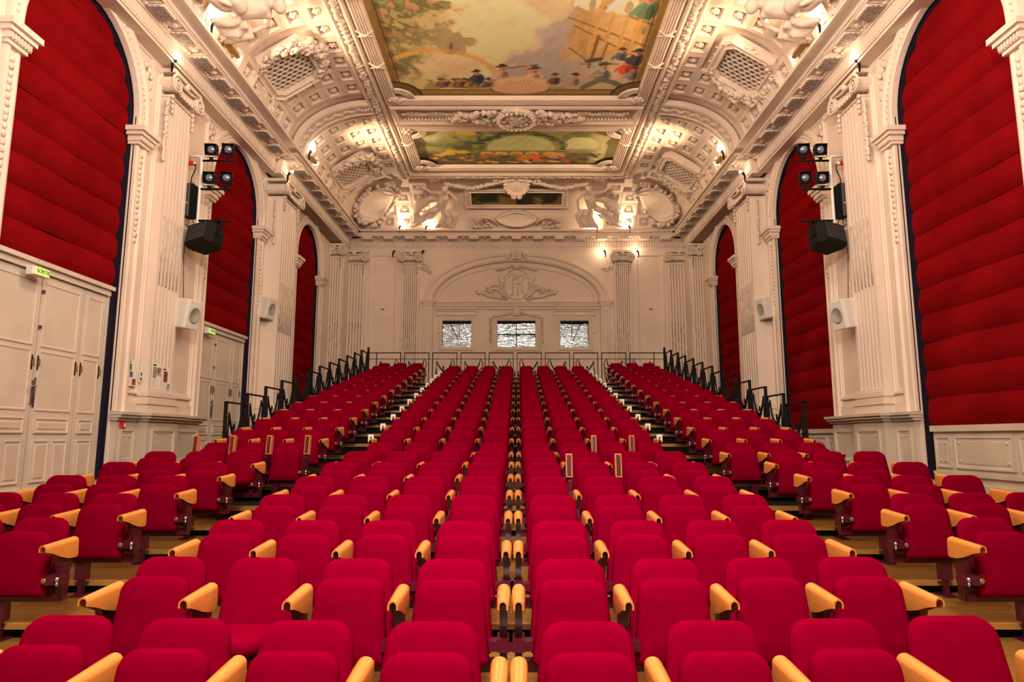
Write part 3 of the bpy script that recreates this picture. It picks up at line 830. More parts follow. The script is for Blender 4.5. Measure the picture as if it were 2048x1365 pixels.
class Canvas:
    def __init__(s, x0, x1, y0, y1, res):
        s.nx = int((x1-x0)/res); s.ny = int((y1-y0)/res)
        X, Y = np.meshgrid(np.linspace(x0, x1, s.nx), np.linspace(y0, y1, s.ny), indexing='ij')
        s.X, s.Y = X, Y; s.C = np.zeros(X.shape+(3,)); s.res = res; s.rx = (x0, x1, y0, y1)
    def over(s, mask, col): s.C = s.C*(1-mask[..., None]) + np.asarray(s2l(col))*mask[..., None]
    def blob(s, cx, cy, rx, ry, col, rot=0, soft=.18, wob=.12, seed=1, hf=0):
        c, q = math.cos(rot), math.sin(rot); dx = s.X-cx; dy = s.Y-cy
        u = (dx*c+dy*q)/rx; v = (-dx*q+dy*c)/ry
        d = np.sqrt(u*u+v*v)+(vnoise(s.X, s.Y, 3.0, seed)-.5)*wob*2
        s.over(1-ss(1-soft, 1+soft, d), col)
    def line(s, pts, w_, col):
        for (ax, ay), (bx, by) in zip(pts[:-1], pts[1:]):
            L2 = (bx-ax)**2+(by-ay)**2; t = np.clip(((s.X-ax)*(bx-ax)+(s.Y-ay)*(by-ay))/L2, 0, 1)
            d = np.hypot(s.X-ax-t*(bx-ax), s.Y-ay-t*(by-ay)); s.over(1-ss(w_*.7, w_*1.2, d), col)
    def build(s, name, fn, parent):
        nx, ny = s.nx, s.ny
        vs = [fn(x, y) for x, y in zip(s.X.ravel(), s.Y.ravel())]
        idx = np.arange(nx*ny).reshape(nx, ny)
        fs = np.stack([idx[:-1, :-1], idx[1:, :-1], idx[1:, 1:], idx[:-1, 1:]], -1).reshape(-1, 4)
        me = bpy.data.meshes.new(name); me.from_pydata(vs, [], fs.tolist())
        at = me.color_attributes.new('pigment', 'FLOAT_COLOR', 'POINT')
        at.data.foreach_set('color', np.concatenate([np.clip(s.C*1.5, 0, .88), np.ones(s.C.shape[:2]+(1,))], -1).astype(np.float32).ravel())
        me.materials.append(PIG); me.update()
        return obj(name, me, parent)
PIG = bpy.data.materials.new('painted_canvas'); PIG.use_nodes = True
_a = PIG.node_tree.nodes.new('ShaderNodeVertexColor'); _a.layer_name = 'pigment'
PIG.node_tree.links.new(_a.outputs['Color'], PIG.node_tree.nodes['Principled BSDF'].inputs['Base Color'])
PIG.node_tree.nodes['Principled BSDF'].inputs['Roughness'].default_value = 0.7

pt = empty('ceiling_painting', (0, 0, 0)); tag(pt, 'large ceiling painting of a cloudy golden sky with a crowd and scaffolding', 'painting', 'painted ceiling panels')
c = Canvas(P1[0], P1[1], 8.0, P1[3], .021); X, Y = c.X, c.Y
n1 = vnoise(X+Y*.6, Y-X*.9, .55, 3, 5); n2 = vnoise(X, Y, 1.7, 5, 5)
c.over(np.ones_like(X), (206, 180, 140)); c.over(ss(.42, .62, n1)*.9, (236, 208, 156)); c.over(ss(.5, .7, n2)*.4, (190, 166, 138))
c.over(ss(0, .5, (X-.2)+(Y-15.2)*.45+(n1-.5)*2.0)*ss(3.4, 1.2, X)*.85, (150, 145, 145))
c.over(ss(1.0, 0, np.hypot((X+.9)/2.2, (Y-14.6)/1.3)+(n1-.5))*.8, (238, 212, 160))
lf = ss(.1, -.5, X+1.9+(Y-15.6)*.25+(n2-.5)*2.0)*ss(12.5, 14.2, Y)      # hills and foliage on the left
c.over(lf*.65, (146, 136, 86)); c.over(ss(.48, .62, n2)*lf*.7, (84, 88, 52)); c.over(ss(.56, .7, vnoise(X, Y, 3.2, 9))*lf*.8, (200, 178, 110))
hf = vnoise(X, Y, 5.5, 61, 4)-.5; hf2 = vnoise(X, Y, 2.0, 62, 5)-.5
c.over(ss(1.15, .85, np.hypot((X+2.9)/1.0, (Y-13.4)/1.3)+hf2*1.6+hf*.8)*.9, (84, 88, 52)); c.over(ss(.06, .12, hf)*ss(1.3, .9, np.hypot((X+2.9)/1.0, (Y-13.4)/1.3)+hf2)*.8, (196, 140, 96))
c.over(ss(1.1, .85, np.hypot((X+1.75)/.75, (Y-14.75)/.45)+hf2*1.7+hf*.7)*.75, (122, 112, 80)); c.line([(-1.55, 14.9), (-1.62, 15.3)], .04, (112, 98, 66))
c.over(ss(.05, .12, hf)*lf*.6, (96, 98, 56)); c.over(ss(-.05, -.12, hf)*lf*.4, (206, 186, 126))
r_ = np.hypot((X+2.0)/1.5, (Y-16.55)/1.35); c.over(ss(.10, .03, np.abs(r_-1+.0))*ss(16.4, 16.0, Y-.3)*.8, (196, 150, 70))
c.over(ss(16.2, 16.7, Y)*ss(-.8, -1.6, X)*.7, (214, 196, 138)); c.over(ss(.5, .65, vnoise(X, Y*2, 2.2, 12))*ss(16.0, 16.6, Y)*ss(-.6, -1.4, X)*.7, (110, 112, 60))
sf = ss(1.0, 1.5, X+(Y-14.5)*.12)*ss(15.9, 15.2, Y+(X-2.2)*.1)         # scaffold building on the right
c.over(sf*.75, (196, 158, 90)); c.over(sf*ss(.45, .6, vnoise(X*2, Y*.5, 1.4, 20))*.6, (164, 126, 68)); c.over(ss(.6, .9, sf)*ss(13.6, 13.2, Y)*.5, (120, 130, 80))
for a, b in (((1.2, 13.9), (3.1, 15.0)), ((1.35, 14.2), (3.0, 15.5)), ((1.3, 13.2), (3.2, 14.2)), ((1.3, 15.1), (2.05, 15.95))): c.line([a, b], .035, (148, 110, 56))
for x in (1.95, 2.25, 2.6, 2.9): c.line([(x, 12.6), (x-.14, 15.3)], .04, (196, 150, 78))
c.line([(1.95, 14.6), (1.85, 15.95)], .045, (126, 92, 50)); c.line([(2.2, 14.9), (2.1, 15.9)], .035, (140, 104, 58)); c.line([(1.6, 15.8), (2.6, 15.8)], .025, (128, 96, 56))
SK = (190, 134, 96)
def fig(x, y, coat, hat, skin=SK, s=1.0, arm=None, leg=None):
    q_ = int(abs(x)*50+y*7); c.blob(x, y+.30*s, .22*s, .30*s, coat, wob=.35, seed=q_); c.blob(x+.07*s, y+.34*s, .08*s, .22*s, tuple(int(v*.7) for v in coat), wob=.5, seed=q_+1); c.blob(x-.2*s, y+.30*s, .07*s, .2*s, tuple(min(255, int(v*1.15)) for v in coat), rot=.5, wob=.4, seed=q_+2)
    c.blob(x, y-.03*s, .10*s, .13*s, skin, wob=.1); c.blob(x+.03*s, y-.0*s, .04*s, .07*s, (150, 96, 66), wob=.3)
    if hat: c.blob(x-.01*s, y-.14*s, .19*s, .05*s, hat, rot=random.uniform(-.25, .25), wob=.3, seed=q_); c.blob(x, y-.19*s, .10*s, .08*s, hat, wob=.2)
    if arm: c.line([(x, y+.15*s)]+arm, .05*s, skin)
    if leg:
        for l in leg: c.line([(x, y+.5*s)]+l, .10*s, (104, 106, 84))
for i in range(14): fig(-2.0+i*.11+.03*math.sin(i*5), 16.62+.09*math.sin(i*3.1), [(92, 78, 52), (132, 96, 54), (62, 66, 58), (150, 126, 84)][i % 4], [(58, 50, 40), (110, 80, 44), None][i % 3], s=.55)
fig(-1.02, 16.25, (52, 62, 70), (36, 42, 54), s=.8); fig(-.72, 16.62, (70, 76, 84), (58, 58, 62), s=.7)
fig(-.35, 16.05, (172, 150, 128), (74, 48, 38), s=1.0); c.line([(-.25, 16.0), (.55, 15.82)], .022, (84, 54, 40)); c.line([(.3, 15.9), (.28, 16.25)], .05, SK)
fig(.48, 16.15, (196, 166, 134), (60, 74, 50), s=1.05); fig(1.02, 16.4, (96, 70, 52), (72, 52, 40), s=.7); fig(1.55, 16.4, (168, 132, 92), (54, 46, 40), s=.75)
c.blob(.1, 16.82, .72, .42, (222, 176, 138), wob=.12, seed=4); c.blob(.1, 16.95, .5, .26, (214, 148, 112), wob=.2, seed=6)
for k in range(7): c.line([(.1+.1*(k-3), 16.6), (.1+.2*(k-3), 17.1)], .016, (186, 132, 100))
fig(2.25, 15.98, (120, 118, 104), (74, 72, 60), s=1.1, leg=[[(2.0, 16.75), (1.8, 16.95)], [(2.6, 16.7), (2.85, 16.9)]]); c.line([(2.25, 16.15), (1.95, 15.75)], .06, (150, 164, 160)); c.blob(1.95, 15.62, .26, .09, (70, 70, 58), rot=-.3)
c.line([(2.25, 16.3), (1.6, 16.45)], .04, SK); fig(2.8, 15.75, (206, 78, 44), (62, 60, 52), s=.9); fig(3.0, 15.35, (56, 58, 54), (60, 56, 48), s=.9); fig(3.05, 16.1, (120, 122, 120), (96, 66, 48), s=.8); fig(2.6, 15.25, (80, 92, 110), (66, 62, 56), s=.7)
fig(2.4, 13.1, (240, 216, 170), None, s=1.2); fig(2.9, 13.3, (92, 120, 84), (216, 170, 70), s=1.2); fig(1.6, 13.0, (232, 206, 158), (190, 140, 70), s=1.1)
# painted stone border at the foot and sides
c.over(ss(17.0, 17.06, Y+.05*np.sign(1.2-np.abs(X))*0)*1.0, (150, 122, 54)); c.over(ss(17.04, 17.06, Y)*ss(17.11, 17.08, Y), (92, 70, 30)); c.over(ss(17.26, 17.30, Y), (104, 84, 38))
c.over(ss(1.35, 1.30, np.abs(X))*ss(16.92, 16.94, Y)*ss(17.02, 17.0, Y), (158, 126, 60))
c.blob(.1, 17.02, .78, .26, (206, 160, 126), wob=.1); c.over(((np.hypot((X-.1)/.82, (Y-17.0)/.32) > .93)*(np.hypot((X-.1)/.82, (Y-17.0)/.32) < 1.03)*(Y > 17.0)).astype(float), (92, 96, 70))
c.over(ss(3.12, 3.2, np.abs(X)), (140, 112, 54)); c.over(ss(3.08, 3.10, np.abs(X))*ss(3.14, 3.12, np.abs(X)), (88, 64, 30))
for sg in (-1, 1): c.over(ss(.78, .74, np.hypot(X-sg*3.32, Y-17.38)), (74, 56, 30)); c.over(ss(.68, .64, np.hypot(X-sg*3.32, Y-17.38)), (120, 96, 48))
st = vnoise(X*3+Y*2, Y*1.1-X*.4, 2.2, 77, 4); fn_ = vnoise(X, Y, 6.5, 78, 2); c.C = c.C*(.78+.30*st+.16*fn_)[..., None]
c.build('canvas', lambda x, y: (x, y, ZC-.03), pt)

pt = empty('ceiling_painting', (0, 0, 0)); tag(pt, 'smaller wide ceiling painting of trees arching over a feast, nearer the back wall', 'painting', 'painted ceiling panels')
c = Canvas(P2[0], P2[1], P2[2], P2[3], .026); X, Y = c.X, c.Y
n1 = vnoise(X+9, Y, .9, 31, 5); n2 = vnoise(X, Y, 2.6, 33, 4)
c.over(np.ones_like(X), (132, 134, 78)); c.over(ss(.42, .6, n1)*.8, (86, 98, 52)); c.over(ss(.52, .68, n2)*.5, (164, 158, 98))
c.over(ss(1.02, .94, np.hypot((X-.15)/1.15, (Y-20.95)/1.15)+(n2-.5)*.12)*ss(21.0, 20.95, Y), (176, 182, 124))
c.over(ss(1.05, .9, np.hypot((X-2.1)/.6, (Y-20.6)/.6)+(n2-.5)*.4)*ss(20.9, 20.8, Y), (188, 190, 138))
c.over(ss(20.95, 21.0, Y)*ss(21.15, 21.1, Y)*ss(1.9, 1.6, np.abs(X)), (112, 112, 52)); c.over(ss(21.12, 21.2, Y)*.85, (92, 84, 38))
c.over(ss(-1.6, -2.6, X+(n1-.5)*1.5)*ss(20.6, 20.0, Y)*.7, (206, 206, 150)); c.over(ss(2.2, 3.0, X+(n1-.5)*1.5)*.65, (206, 198, 142))
for i, x in enumerate((-.98, -.5, 0, .52, 1.1)): c.blob(x, 21.22, .22, .17, (216, 170, 50), wob=.1); c.blob(x, 21.32, .16, .12, (150, 122, 56))
for x, y in ((-2.1, 21.0), (-1.8, 21.1), (-2.3, 21.2), (-1.5, 19.7), (-1.7, 19.65)): c.blob(x, y, .25, .13, (226, 172, 44), wob=.3, seed=int(y*9))
c.blob(.55, 21.6, .55, .34, (196, 104, 52), wob=.25); c.blob(1.3, 21.35, .35, .22, (206, 140, 90), wob=.3)
for k in range(60):
    x = random.uniform(-3.0, 3.0); y = random.uniform(21.25, 21.95)
    c.blob(x, y, random.uniform(.06, .22), random.uniform(.04, .1), random.choice([(60, 58, 34), (176, 92, 42), (206, 160, 70), (88, 92, 60), (214, 190, 140), (110, 60, 36)]), rot=random.random(), wob=.3, seed=k)
for k in range(26):
    t = k/25; a = PI*(.02+.96*t); c.blob(.15-1.35*math.cos(a)+random.uniform(-.1, .1), 20.9-1.25*math.sin(a)+random.uniform(-.12, .06), random.uniform(.08, .24), .09, random.choice([(62, 80, 44), (84, 98, 54), (50, 66, 38)]), wob=.8, seed=k)
c.over(ss(.5, .62, n2)*ss(-.9, -1.2, X)*ss(-2.3, -1.9, X)*ss(21.2, 20.8, Y)*.9, (58, 70, 38)); c.over(ss(21.98, 22.02, Y), (40, 34, 24))
for sg in (-1, 1): c.over(ss(.62, .58, np.hypot(X-sg*3.28, Y-22.1)), (44, 38, 24))
st = vnoise(X*3+Y*2, Y*1.1-X*.4, 2.2, 77, 4); fn_ = vnoise(X, Y, 6.5, 78, 2); c.C = c.C*(.78+.30*st+.16*fn_)[..., None]
c.build('canvas', lambda x, y: (x, y, ZC-.03), pt)

pt = empty('wall_painting', (0, 0, 0)); tag(pt, 'small dark frieze painting in a plaster frame above the back cornice', 'painting')
c = Canvas(-1.72, 1.72, 0, 1, .03); n1 = vnoise(c.X*1.5, c.Y*1.5, 1.6, 41, 4); c.over(np.ones_like(c.X), (52, 50, 34)); c.over(ss(.5, .62, n1)*.8, (112, 96, 52)); c.over(ss(.48, .36, n1)*.9, (26, 28, 24))
t0, t1 = math.radians(40), math.radians(60)
def covb(x, y, e=-.02):
    a = cove(t0, e); b = cove(t1, e); r = a[0]+(b[0]-a[0])*y; z = a[1]+(b[1]-a[1])*y
    return (x, r-XO+YO, z)
c.nyf = 0
c = c; s_ = c; idx = None
c2 = Canvas(-1.72, 1.72, 0, 1, .03)
c2.C = c.C; c2.build('canvas', lambda x, y: covb(x, y), pt)
m = MB(lambda a, h, d: covb(a, h, -.02-d)); m.rect(-1.72, 1.72, 0, 1, [(.0, .01), (0, .08), (-.05, .12), (-.10, .08), (-.18, .08), (-.22, .13), (-.26, .0)], cap=False); m.build('frame', PLASTER, pt)
# ---------------------------------------------------------------- plaster sculpture on the cove
def cove_pt(side_, a, th, d):
    """side_ 'B' or +-1; a = position along the wall; th in degrees up the cove; d = relief"""
    t = math.radians(th); x, z = cove(t, -d)
    return (a, x-XO+YO, z) if side_ == 'B' else (side_*x, a, z)
def figure(name, label, F, sg, k=1.0, group=None):
    """reclining draped figure: one continuous body surface, drapery as a child"""
    def P(a, th, d): return F(sg*a, th, d)
    m = MB()
    def limb(pts, rs): m.tube([P(*p) for p in pts], [r*k for r in rs], 10)
    limb([(2.70, 55, .28), (2.72, 50, .33), (2.78, 43, .33), (2.88, 36, .30), (2.95, 33, .26)], [.10, .20, .17, .20, .16])       # trunk
    limb([(2.50, 56, .26), (2.72, 57, .30), (2.94, 56, .28)], [.085, .11, .085])                                            # shoulders
    limb([(2.68, 56, .32), (2.66, 61, .36)], [.06, .055])                                                                  # neck
    m.ball(P(2.65, 65.5, .40), (.105*k, .12*k, .13*k), 12, 9)
    m.ball(P(2.63, 64.5, .50), (.022*k, .03*k, .022*k), 6, 4)                                                               # nose
    limb([(2.92, 56, .28), (3.20, 58, .32), (3.46, 64, .24)], [.075, .06, .045]); m.ball(P(3.5, 65, .24), .05*k)
    for q in range(4): limb([(3.48, 65+q*.8, .24), (3.58, 65+q*1.5, .25)], [.018, .012])
    limb([(2.52, 56, .28), (2.30, 47, .40), (2.36, 33, .42)], [.075, .06, .04]); m.ball(P(2.37, 31, .42), .05*k)
    for q in range(4): limb([(2.34+q*.02, 30, .42), (2.33+q*.03, 27, .43)], [.018, .012])
    limb([(2.92, 34, .28), (3.20, 30, .48), (3.40, 28, .48)], [.15, .13, .10]); limb([(3.40, 28, .48), (3.62, 20, .34), (3.82, 12, .22)], [.095, .085, .05])
    limb([(3.0, 32, .22), (3.30, 20, .34), (3.62, 14, .34)], [.15, .12, .09]); limb([(3.62, 14, .34), (3.85, 9, .22), (4.0, 5, .18)], [.085, .07, .045])
    limb([(3.82, 12, .22), (3.96, 9, .26)], [.05, .03]); limb([(4.0, 5, .18), (4.14, 4, .22)], [.045, .03])
    for a in (2.62, 2.80): m.ball(P(a, 50.5, .46), .075*k)
    o = m.build(name, PLASTER)
    r = o.modifiers.new('skin', 'REMESH'); r.mode = 'VOXEL'; r.voxel_size = .028*k; r.use_smooth_shade = True
    s = o.modifiers.new('soft', 'SMOOTH'); s.iterations = 3
    tag(o, label, 'sculpture', group)
    h = MB()
    for q in range(16):
        t = q*.42; h.ball(P(2.65+.09*math.cos(t), 67+.6*math.sin(t), .34+.05*math.sin(t*2)), .045*k, 6, 4, jit=.25)
    h.build('hair', ORNATE, o)
    dr = MB()
    for q in range(9):   # folds over hips and legs, streaming behind
        u = q/8
        dr.tube([P(2.72+.35*u, 40-4*u, .34), P(2.95+.25*u, 33-5*u, .42+.04*math.sin(q*2)), P(3.25+.2*u, 26-9*u, .46+.05*math.sin(q*3)), P(3.55+.25*u, 17-9*u, .30)], [.04, .065, .07, .03], 8)
    for q in range(5):
        dr.tube([P(2.9+.06*q, 42+q, .2), P(3.3+.05*q, 46-2*q, .26), P(3.75+.05*q, 40-4*q, .22), P(3.95, 30-4*q, .20), P(3.78-.04*q, 22-2*q, .22), P(3.95+.03*q, 15-q, .2)], [.05, .09, .10, .09, .07, .03], 8)
    for q in range(7):
        w1, w2 = .07*math.sin(q*2.1), 3*math.cos(q*1.7)
        dr.tube([P(2.45+.075*q+w1, 31, .36), P(2.32+.09*q, 21+w2, .42+w1), P(2.40+.10*q-w1, 11+w2, .34-w1), P(2.5+.11*q, 3, .2)], [.06, .085, .085, .05], 8)
    do = dr.build('drapery', PLASTER, o); r2 = do.modifiers.new('fuse', 'REMESH'); r2.mode = 'VOXEL'; r2.voxel_size = .026*k; r2.use_smooth_shade = True
    return o
FB = lambda a, th, d: cove_pt('B', a, th, d)
FG = lambda a, th, d: cove_pt('B', a, th*1.13, d*.65)
figure('reclining_figure', 'plaster relief figure reclining left of the dark frieze painting, arm reaching down', FG, -1, 1.0, 'draped figures on the cove')
figure('reclining_figure', 'plaster relief figure reclining right of the dark frieze painting with swirling drapery', FG, 1, 1.0, 'draped figures on the cove')
for sx in (-1, 1):
    FS = (lambda sx: lambda a, th, d: cove_pt(sx, 15.6-a*1.12, th*.95, d*1.3))(sx)
    figure('seated_figure', 'large draped plaster figure on the %s cove, cut by the top of the picture' % ('left' if sx < 0 else 'right'), FS, 1, 1.35, 'draped figures on the cove')

# garland with central shield
g = empty('swag_garland', (0, 0, 0)); tag(g, 'leaf swag hung between the two reclining figures over a round shield', 'garland')
m = MB()
for sg in (-1, 1):
    for k in range(60):
        u = k/59; a = .12 + u*2.5; th = 89 - 19*math.sin(PI/2*min(1, u/.7))**1.3 + 8*max(0, (u-.7)/.3)
        for q in range(2):
            p = cove_pt('B', sg*a, th, .08+.07*random.random()); m.ball(p, (.065, .055, .06), 6, 4, jit=.5)
m.build('leaves', ORNATE, g)
m = MB()
c0 = Vector(cove_pt('B', 0, 82, .20)); nrm = Vector((0, -.75, -.66)).normalized()
rot = nrm.to_track_quat('Z', 'Y').to_euler()
m.lathe((0, 0, 0), [(.44, -.2), (.46, .0), (.42, .08), (.36, .10), (.32, .05), (.28, .07), (.0001, .13)], 24); m.build('shield', PLASTER, g, c0, rot)
m = MB()
for k in range(22): m.ball((.42*math.cos(k*.2856), .42*math.sin(k*.2856), .06), (.07, .07, .06), 6, 4, jit=.3)
for sg in (-1, 1):
    for k in range(7): m.ball((sg*(.46+.06*k), .26-.02*k+random.uniform(-.04, .04), .0), (.07, .06, .05), 6, 4, jit=.5)
    m.ball((sg*.12, .52, .05), (.14, .09, .07), 7, 5, jit=.2); m.ball((sg*.1, -.48, .06), (.11, .09, .08), 7, 5, jit=.2)
m.build('shield_rim', ORNATE, g, c0, rot)
# lower cartouche
g = empty('oval_cartouche', (0, 0, 0)); tag(g, 'blank oval plaster cartouche with scrolls on the cornice below the dark painting', 'cartouche')
m = MB(); ls = []
for rr, d in ((1.25, .0), (1.22, .16), (1.08, .22), (.98, .14), (.92, .12), (.0001, .2)):
    ls.append([FB(.62*rr*math.cos(t)*(1+.08*math.cos(4*t)), 17+11*rr*math.sin(t), d) for t in [2*PI*k/32 for k in range(32)]])
m.loops(ls, smooth=True); m.build('oval', PLASTER, g)
m = MB()
for sg in (-1, 1):
    for q in range(5):
        m.tube([FB(sg*(.75+.08*q), 8+q*3, .1), FB(sg*(.92+.1*q), 18+q*1.5, .22), FB(sg*(1.1+.1*q), 22-q, .2), FB(sg*(1.22+.09*q), 15-q*2, .12)], [.03, .06, .055, .02], 6)
    for k in range(16): m.ball(FB(sg*(1.0+random.random()*.75), 3+random.random()*14, .12), (.08, .07, .06), 6, 4, jit=.4)
m.prism([(-.12, 0), (.12, 0), (.12, .1), (-.12, .1)], 0, 1, lambda a, b, d: FB(a*1.6, 31+b*26, .1+d*.1))
m.build('scrollwork', ORNATE, g)
# corner shields, scalloped, at the two back corners of the cove
for sg in (-1, 1):
    g = empty('corner_shell', (0, 0, 0)); tag(g, 'big scalloped plaster shell in the %s back corner of the cove' % ('left' if sg < 0 else 'right'), 'shell', 'corner shells')
    def CP(u, v, d):   # u across the corner, v up
        th = math.radians(8+v*52); x, z = cove(th, -.05); cx = sg*(x-.02); cy = x-XO+YO
        n = Vector((-sg*.7, -.7, 0)); t = Vector((sg*.7, -.7, 0))
        p = Vector((cx, cy, z)) + n*(d+.32*math.cos(min(1.4, abs(u)))) - t*u*1.0*-1*0 + t*u
        return tuple(p)
    m = MB(); ls = []
    for rr, d in ((1.12, .0), (1.10, .26), (1.0, .32), (.90, .22), (.5, .08), (.0001, .04)):
        ls.append([CP(.56*rr*math.cos(t), .50+.46*rr*math.sin(t), d) for t in [2*PI*k/32 for k in range(32)]])
    m.loops(ls, smooth=True)
    for q in range(3): m.tube([CP(-.52+.05*q, .3-.05*q, .22), CP(-.2, .06+.05*q, .2), (CP(.2, .06+.05*q, .2)), CP(.52-.05*q, .3-.05*q, .22)], .03, 6)
    m.build('shell_bowl', PLASTER, g)
    m = MB()
    for k in range(60):
        t = 2*PI*random.random(); rr = 1.12+.16*random.random()
        m.ball(CP(.58*rr*math.cos(t), .50+.50*rr*math.sin(t), .24+.1*random.random()), (.085, .08, .075), 6, 4, jit=.4)
    m.tube([CP(-.5, .92, .42), CP(-.3, .80, .5), CP(0, .74, .52), CP(.3, .80, .5), CP(.5, .92, .42)], .05, 8)
    tag(m.build('foliage_rim', ORNATE, g), kind='stuff')

# ---------------------------------------------------------------- padded velvet bands in the arches
for sx in (-1, 1):
    for i, (ac, r) in enumerate(AR):
        side_n = 'left' if sx < 0 else 'right'; pos = ('nearest', 'middle', 'farthest')[i]
        root = empty('padded_blind', (sx*7.3, ac, 2.6))
        tag(root, '%s red velvet padded blind filling the arch of the %s wall' % (pos, side_n), 'blind', 'velvet blinds in the arches')
        hb = 2.66 if (sx < 0 and i < 2) else .19
        if i == 2: hb = -.7
        bh = .487; h = hb; kk = 0
        while h < SPR + r:
            m = MB(); a0, a1 = ac-r-.15, ac+r-.02
            nY, nZ = 14, 7; ls = []
            for zz in range(nZ+1):
                t = zz/nZ; row = []
                dep = .16 - .038*math.sin(PI*t)**.5 - .014*math.sin(PI*min(1, t*1.2))
                for yy in range(nY+1):
                    u = yy/nY; a = a0+(a1-a0)*u
                    sag = .018*noise.noise((u*3.1+kk*7, i*3+sx, t*.5)); pull = .014*noise.noise((u*9, kk*3+t*2.5, i+sx*5))
                    row.append((sx*(XW+dep+pull), a, h+bh*t+sag))
                ls.append(row)
            m.loops(ls, closed=False, smooth=True)
            mm = m.mesh('padded_band', VELVET, recalc=False)
            for v in mm.vertices: v.co -= Vector(root.location)
            obj('padded_band', mm, root); h += bh; kk += 1
# pelmet boards over doors, wainscot below the right-hand bands
def door_group(n, sx, ac, r):
    root = struct('door_%d' % n)
    far = ac + r; q = -.16
    m = MB(side(sx)); m.box(ac-r-.1, far-.04, 2.50, 2.60, -.3, q+.02); m.box(ac-r-.1, far-.02, 2.60, 2.67, -.3, q+.07)
    m.box(ac-r-.1, far-.04, -.85, -.76, -.3, q+.03); m.box(far-.09, far-.04, -.8, 2.5, -.3, q)
    m.build('door_frame', DOORP, root)
    edges = [far-.10, far-.72, far-1.72, far-2.72, max(ac-r-.05, far-3.3)]
    for i in range(4):
        a1, a0 = edges[i]-.012, edges[i+1]+.012
        if a1-a0 < .1: continue
        lf = MB(side(sx)); lf.box(a0, a1, -.76, 2.49, -.24, q-.03); w_ = a1-a0; b = min(.10, w_*.22)
        o = lf.build('door_leaf', DOORP, root)
        if w_ < .3: continue
        for (h0, h1, cols) in ((1.40, 2.36, 1), (.42, 1.30, 1), (.06, .30, 1), (-.68, -.04, 2 if w_ > .8 else 1)):
            ww = (w_-2*b)/cols
            for cc in range(cols):
                x0 = a0+b+cc*ww+(.03 if cc else 0); x1 = a0+b+(cc+1)*ww-(.03 if cc < cols-1 else 0)
                pm = MB(side(sx)); z = q-.03
                if h0 > .4: pm.rect(x0, x1, h0, h1, [(-.02, z), (-.02, z+.012), (0, z+.016), (.02, z+.004), (.03, z+.004)])
                else: pm.rect(x0, x1, h0, h1, [(0, z), (0, z+.022), (.02, z+.026), (.035, z+.006), (.06, z+.006), (.075, z+.02)])
                pm.build('door_panel', DOORP, o)
        for ah in ((a0+.05), (a1-.05)):
            hm = MB(side(sx)); hm.box(ah-.012, ah+.012, 1.02, 1.24, q-.03, q-.018)
            hm.tube([(ah, 1.07, q-.018), (ah, 1.085, q+.008), (ah, 1.175, q+.008), (ah, 1.19, q-.018)], .007, 6); hm.build('pull_handle', BRONZE, o)
        if i == 1:
            hm = MB(side(sx)); ah = a0-.03
            hm.box(ah-.02, ah+.03, .50, .86, q-.03, q-.01); hm.tube([(ah, .76, q-.01), (ah, .76, q+.05), (ah-.13, .76, q+.05)], .012, 6); hm.build('lever_handle', STEEL, o)
            hm = MB(side(sx)); hm.tube([(ah+.05, .45, q-.01), (ah+.05, .9, q-.01)], .012, 6)
            for hh in (2.2, 1.65): hm.box(ah+.02, ah+.06, hh, hh+.05, q-.03, q)
            hm.build('bolt', GREYM, o)
    return root
door_group(1, -1, *AR[0]); door_group(2, -1, *AR[1])
for sx, lst in ((1, AR[:2]),):
    for ac, r in lst:
        m = MB(side(sx)); q = -.14
        a0, a1 = ac-r-.1, ac+r-.10
        m.box(a0, a1, -.85, .10, -.3, q); m.box(a0, a1, .10, .20, -.3, q+.06); m.box(a0, a1, -.62, -.56, -.3, q+.05); m.box(a0, a1, -.85, -.74, -.3, q+.08); m.box(a0, a1, -.74, -.70, -.3, q+.04)
        m.build('wainscot', DADO, WALLS[sx])
        for x0, x1 in ((a1-.46, a1-.06), (a1-1.9, a1-.56), (a1-2.85, a1-2.0)):
            m = MB(side(sx)); m.rect(x0, x1, -.50, .02, [(0, q), (0, q+.03), (.03, q+.03), (.045, q+.012), (.08, q+.012), (.085, q+.02)])
            for ca in (x0+.13, x1-.13):
                for ch in (-.38, -.09): m.ball((ca, ch, q+.02), (.025, .025, .02), 6, 4)
            m.build('wainscot_panel', DADO, WALLS[sx])
# wainscot left far bay and right far bay
for sx in (-1, 1):
    m = MB(side(sx)); m.box(20.9, 23.6, -.85, -.68, -.3, -.1); m.build('wainscot', DADO, WALLS[sx])
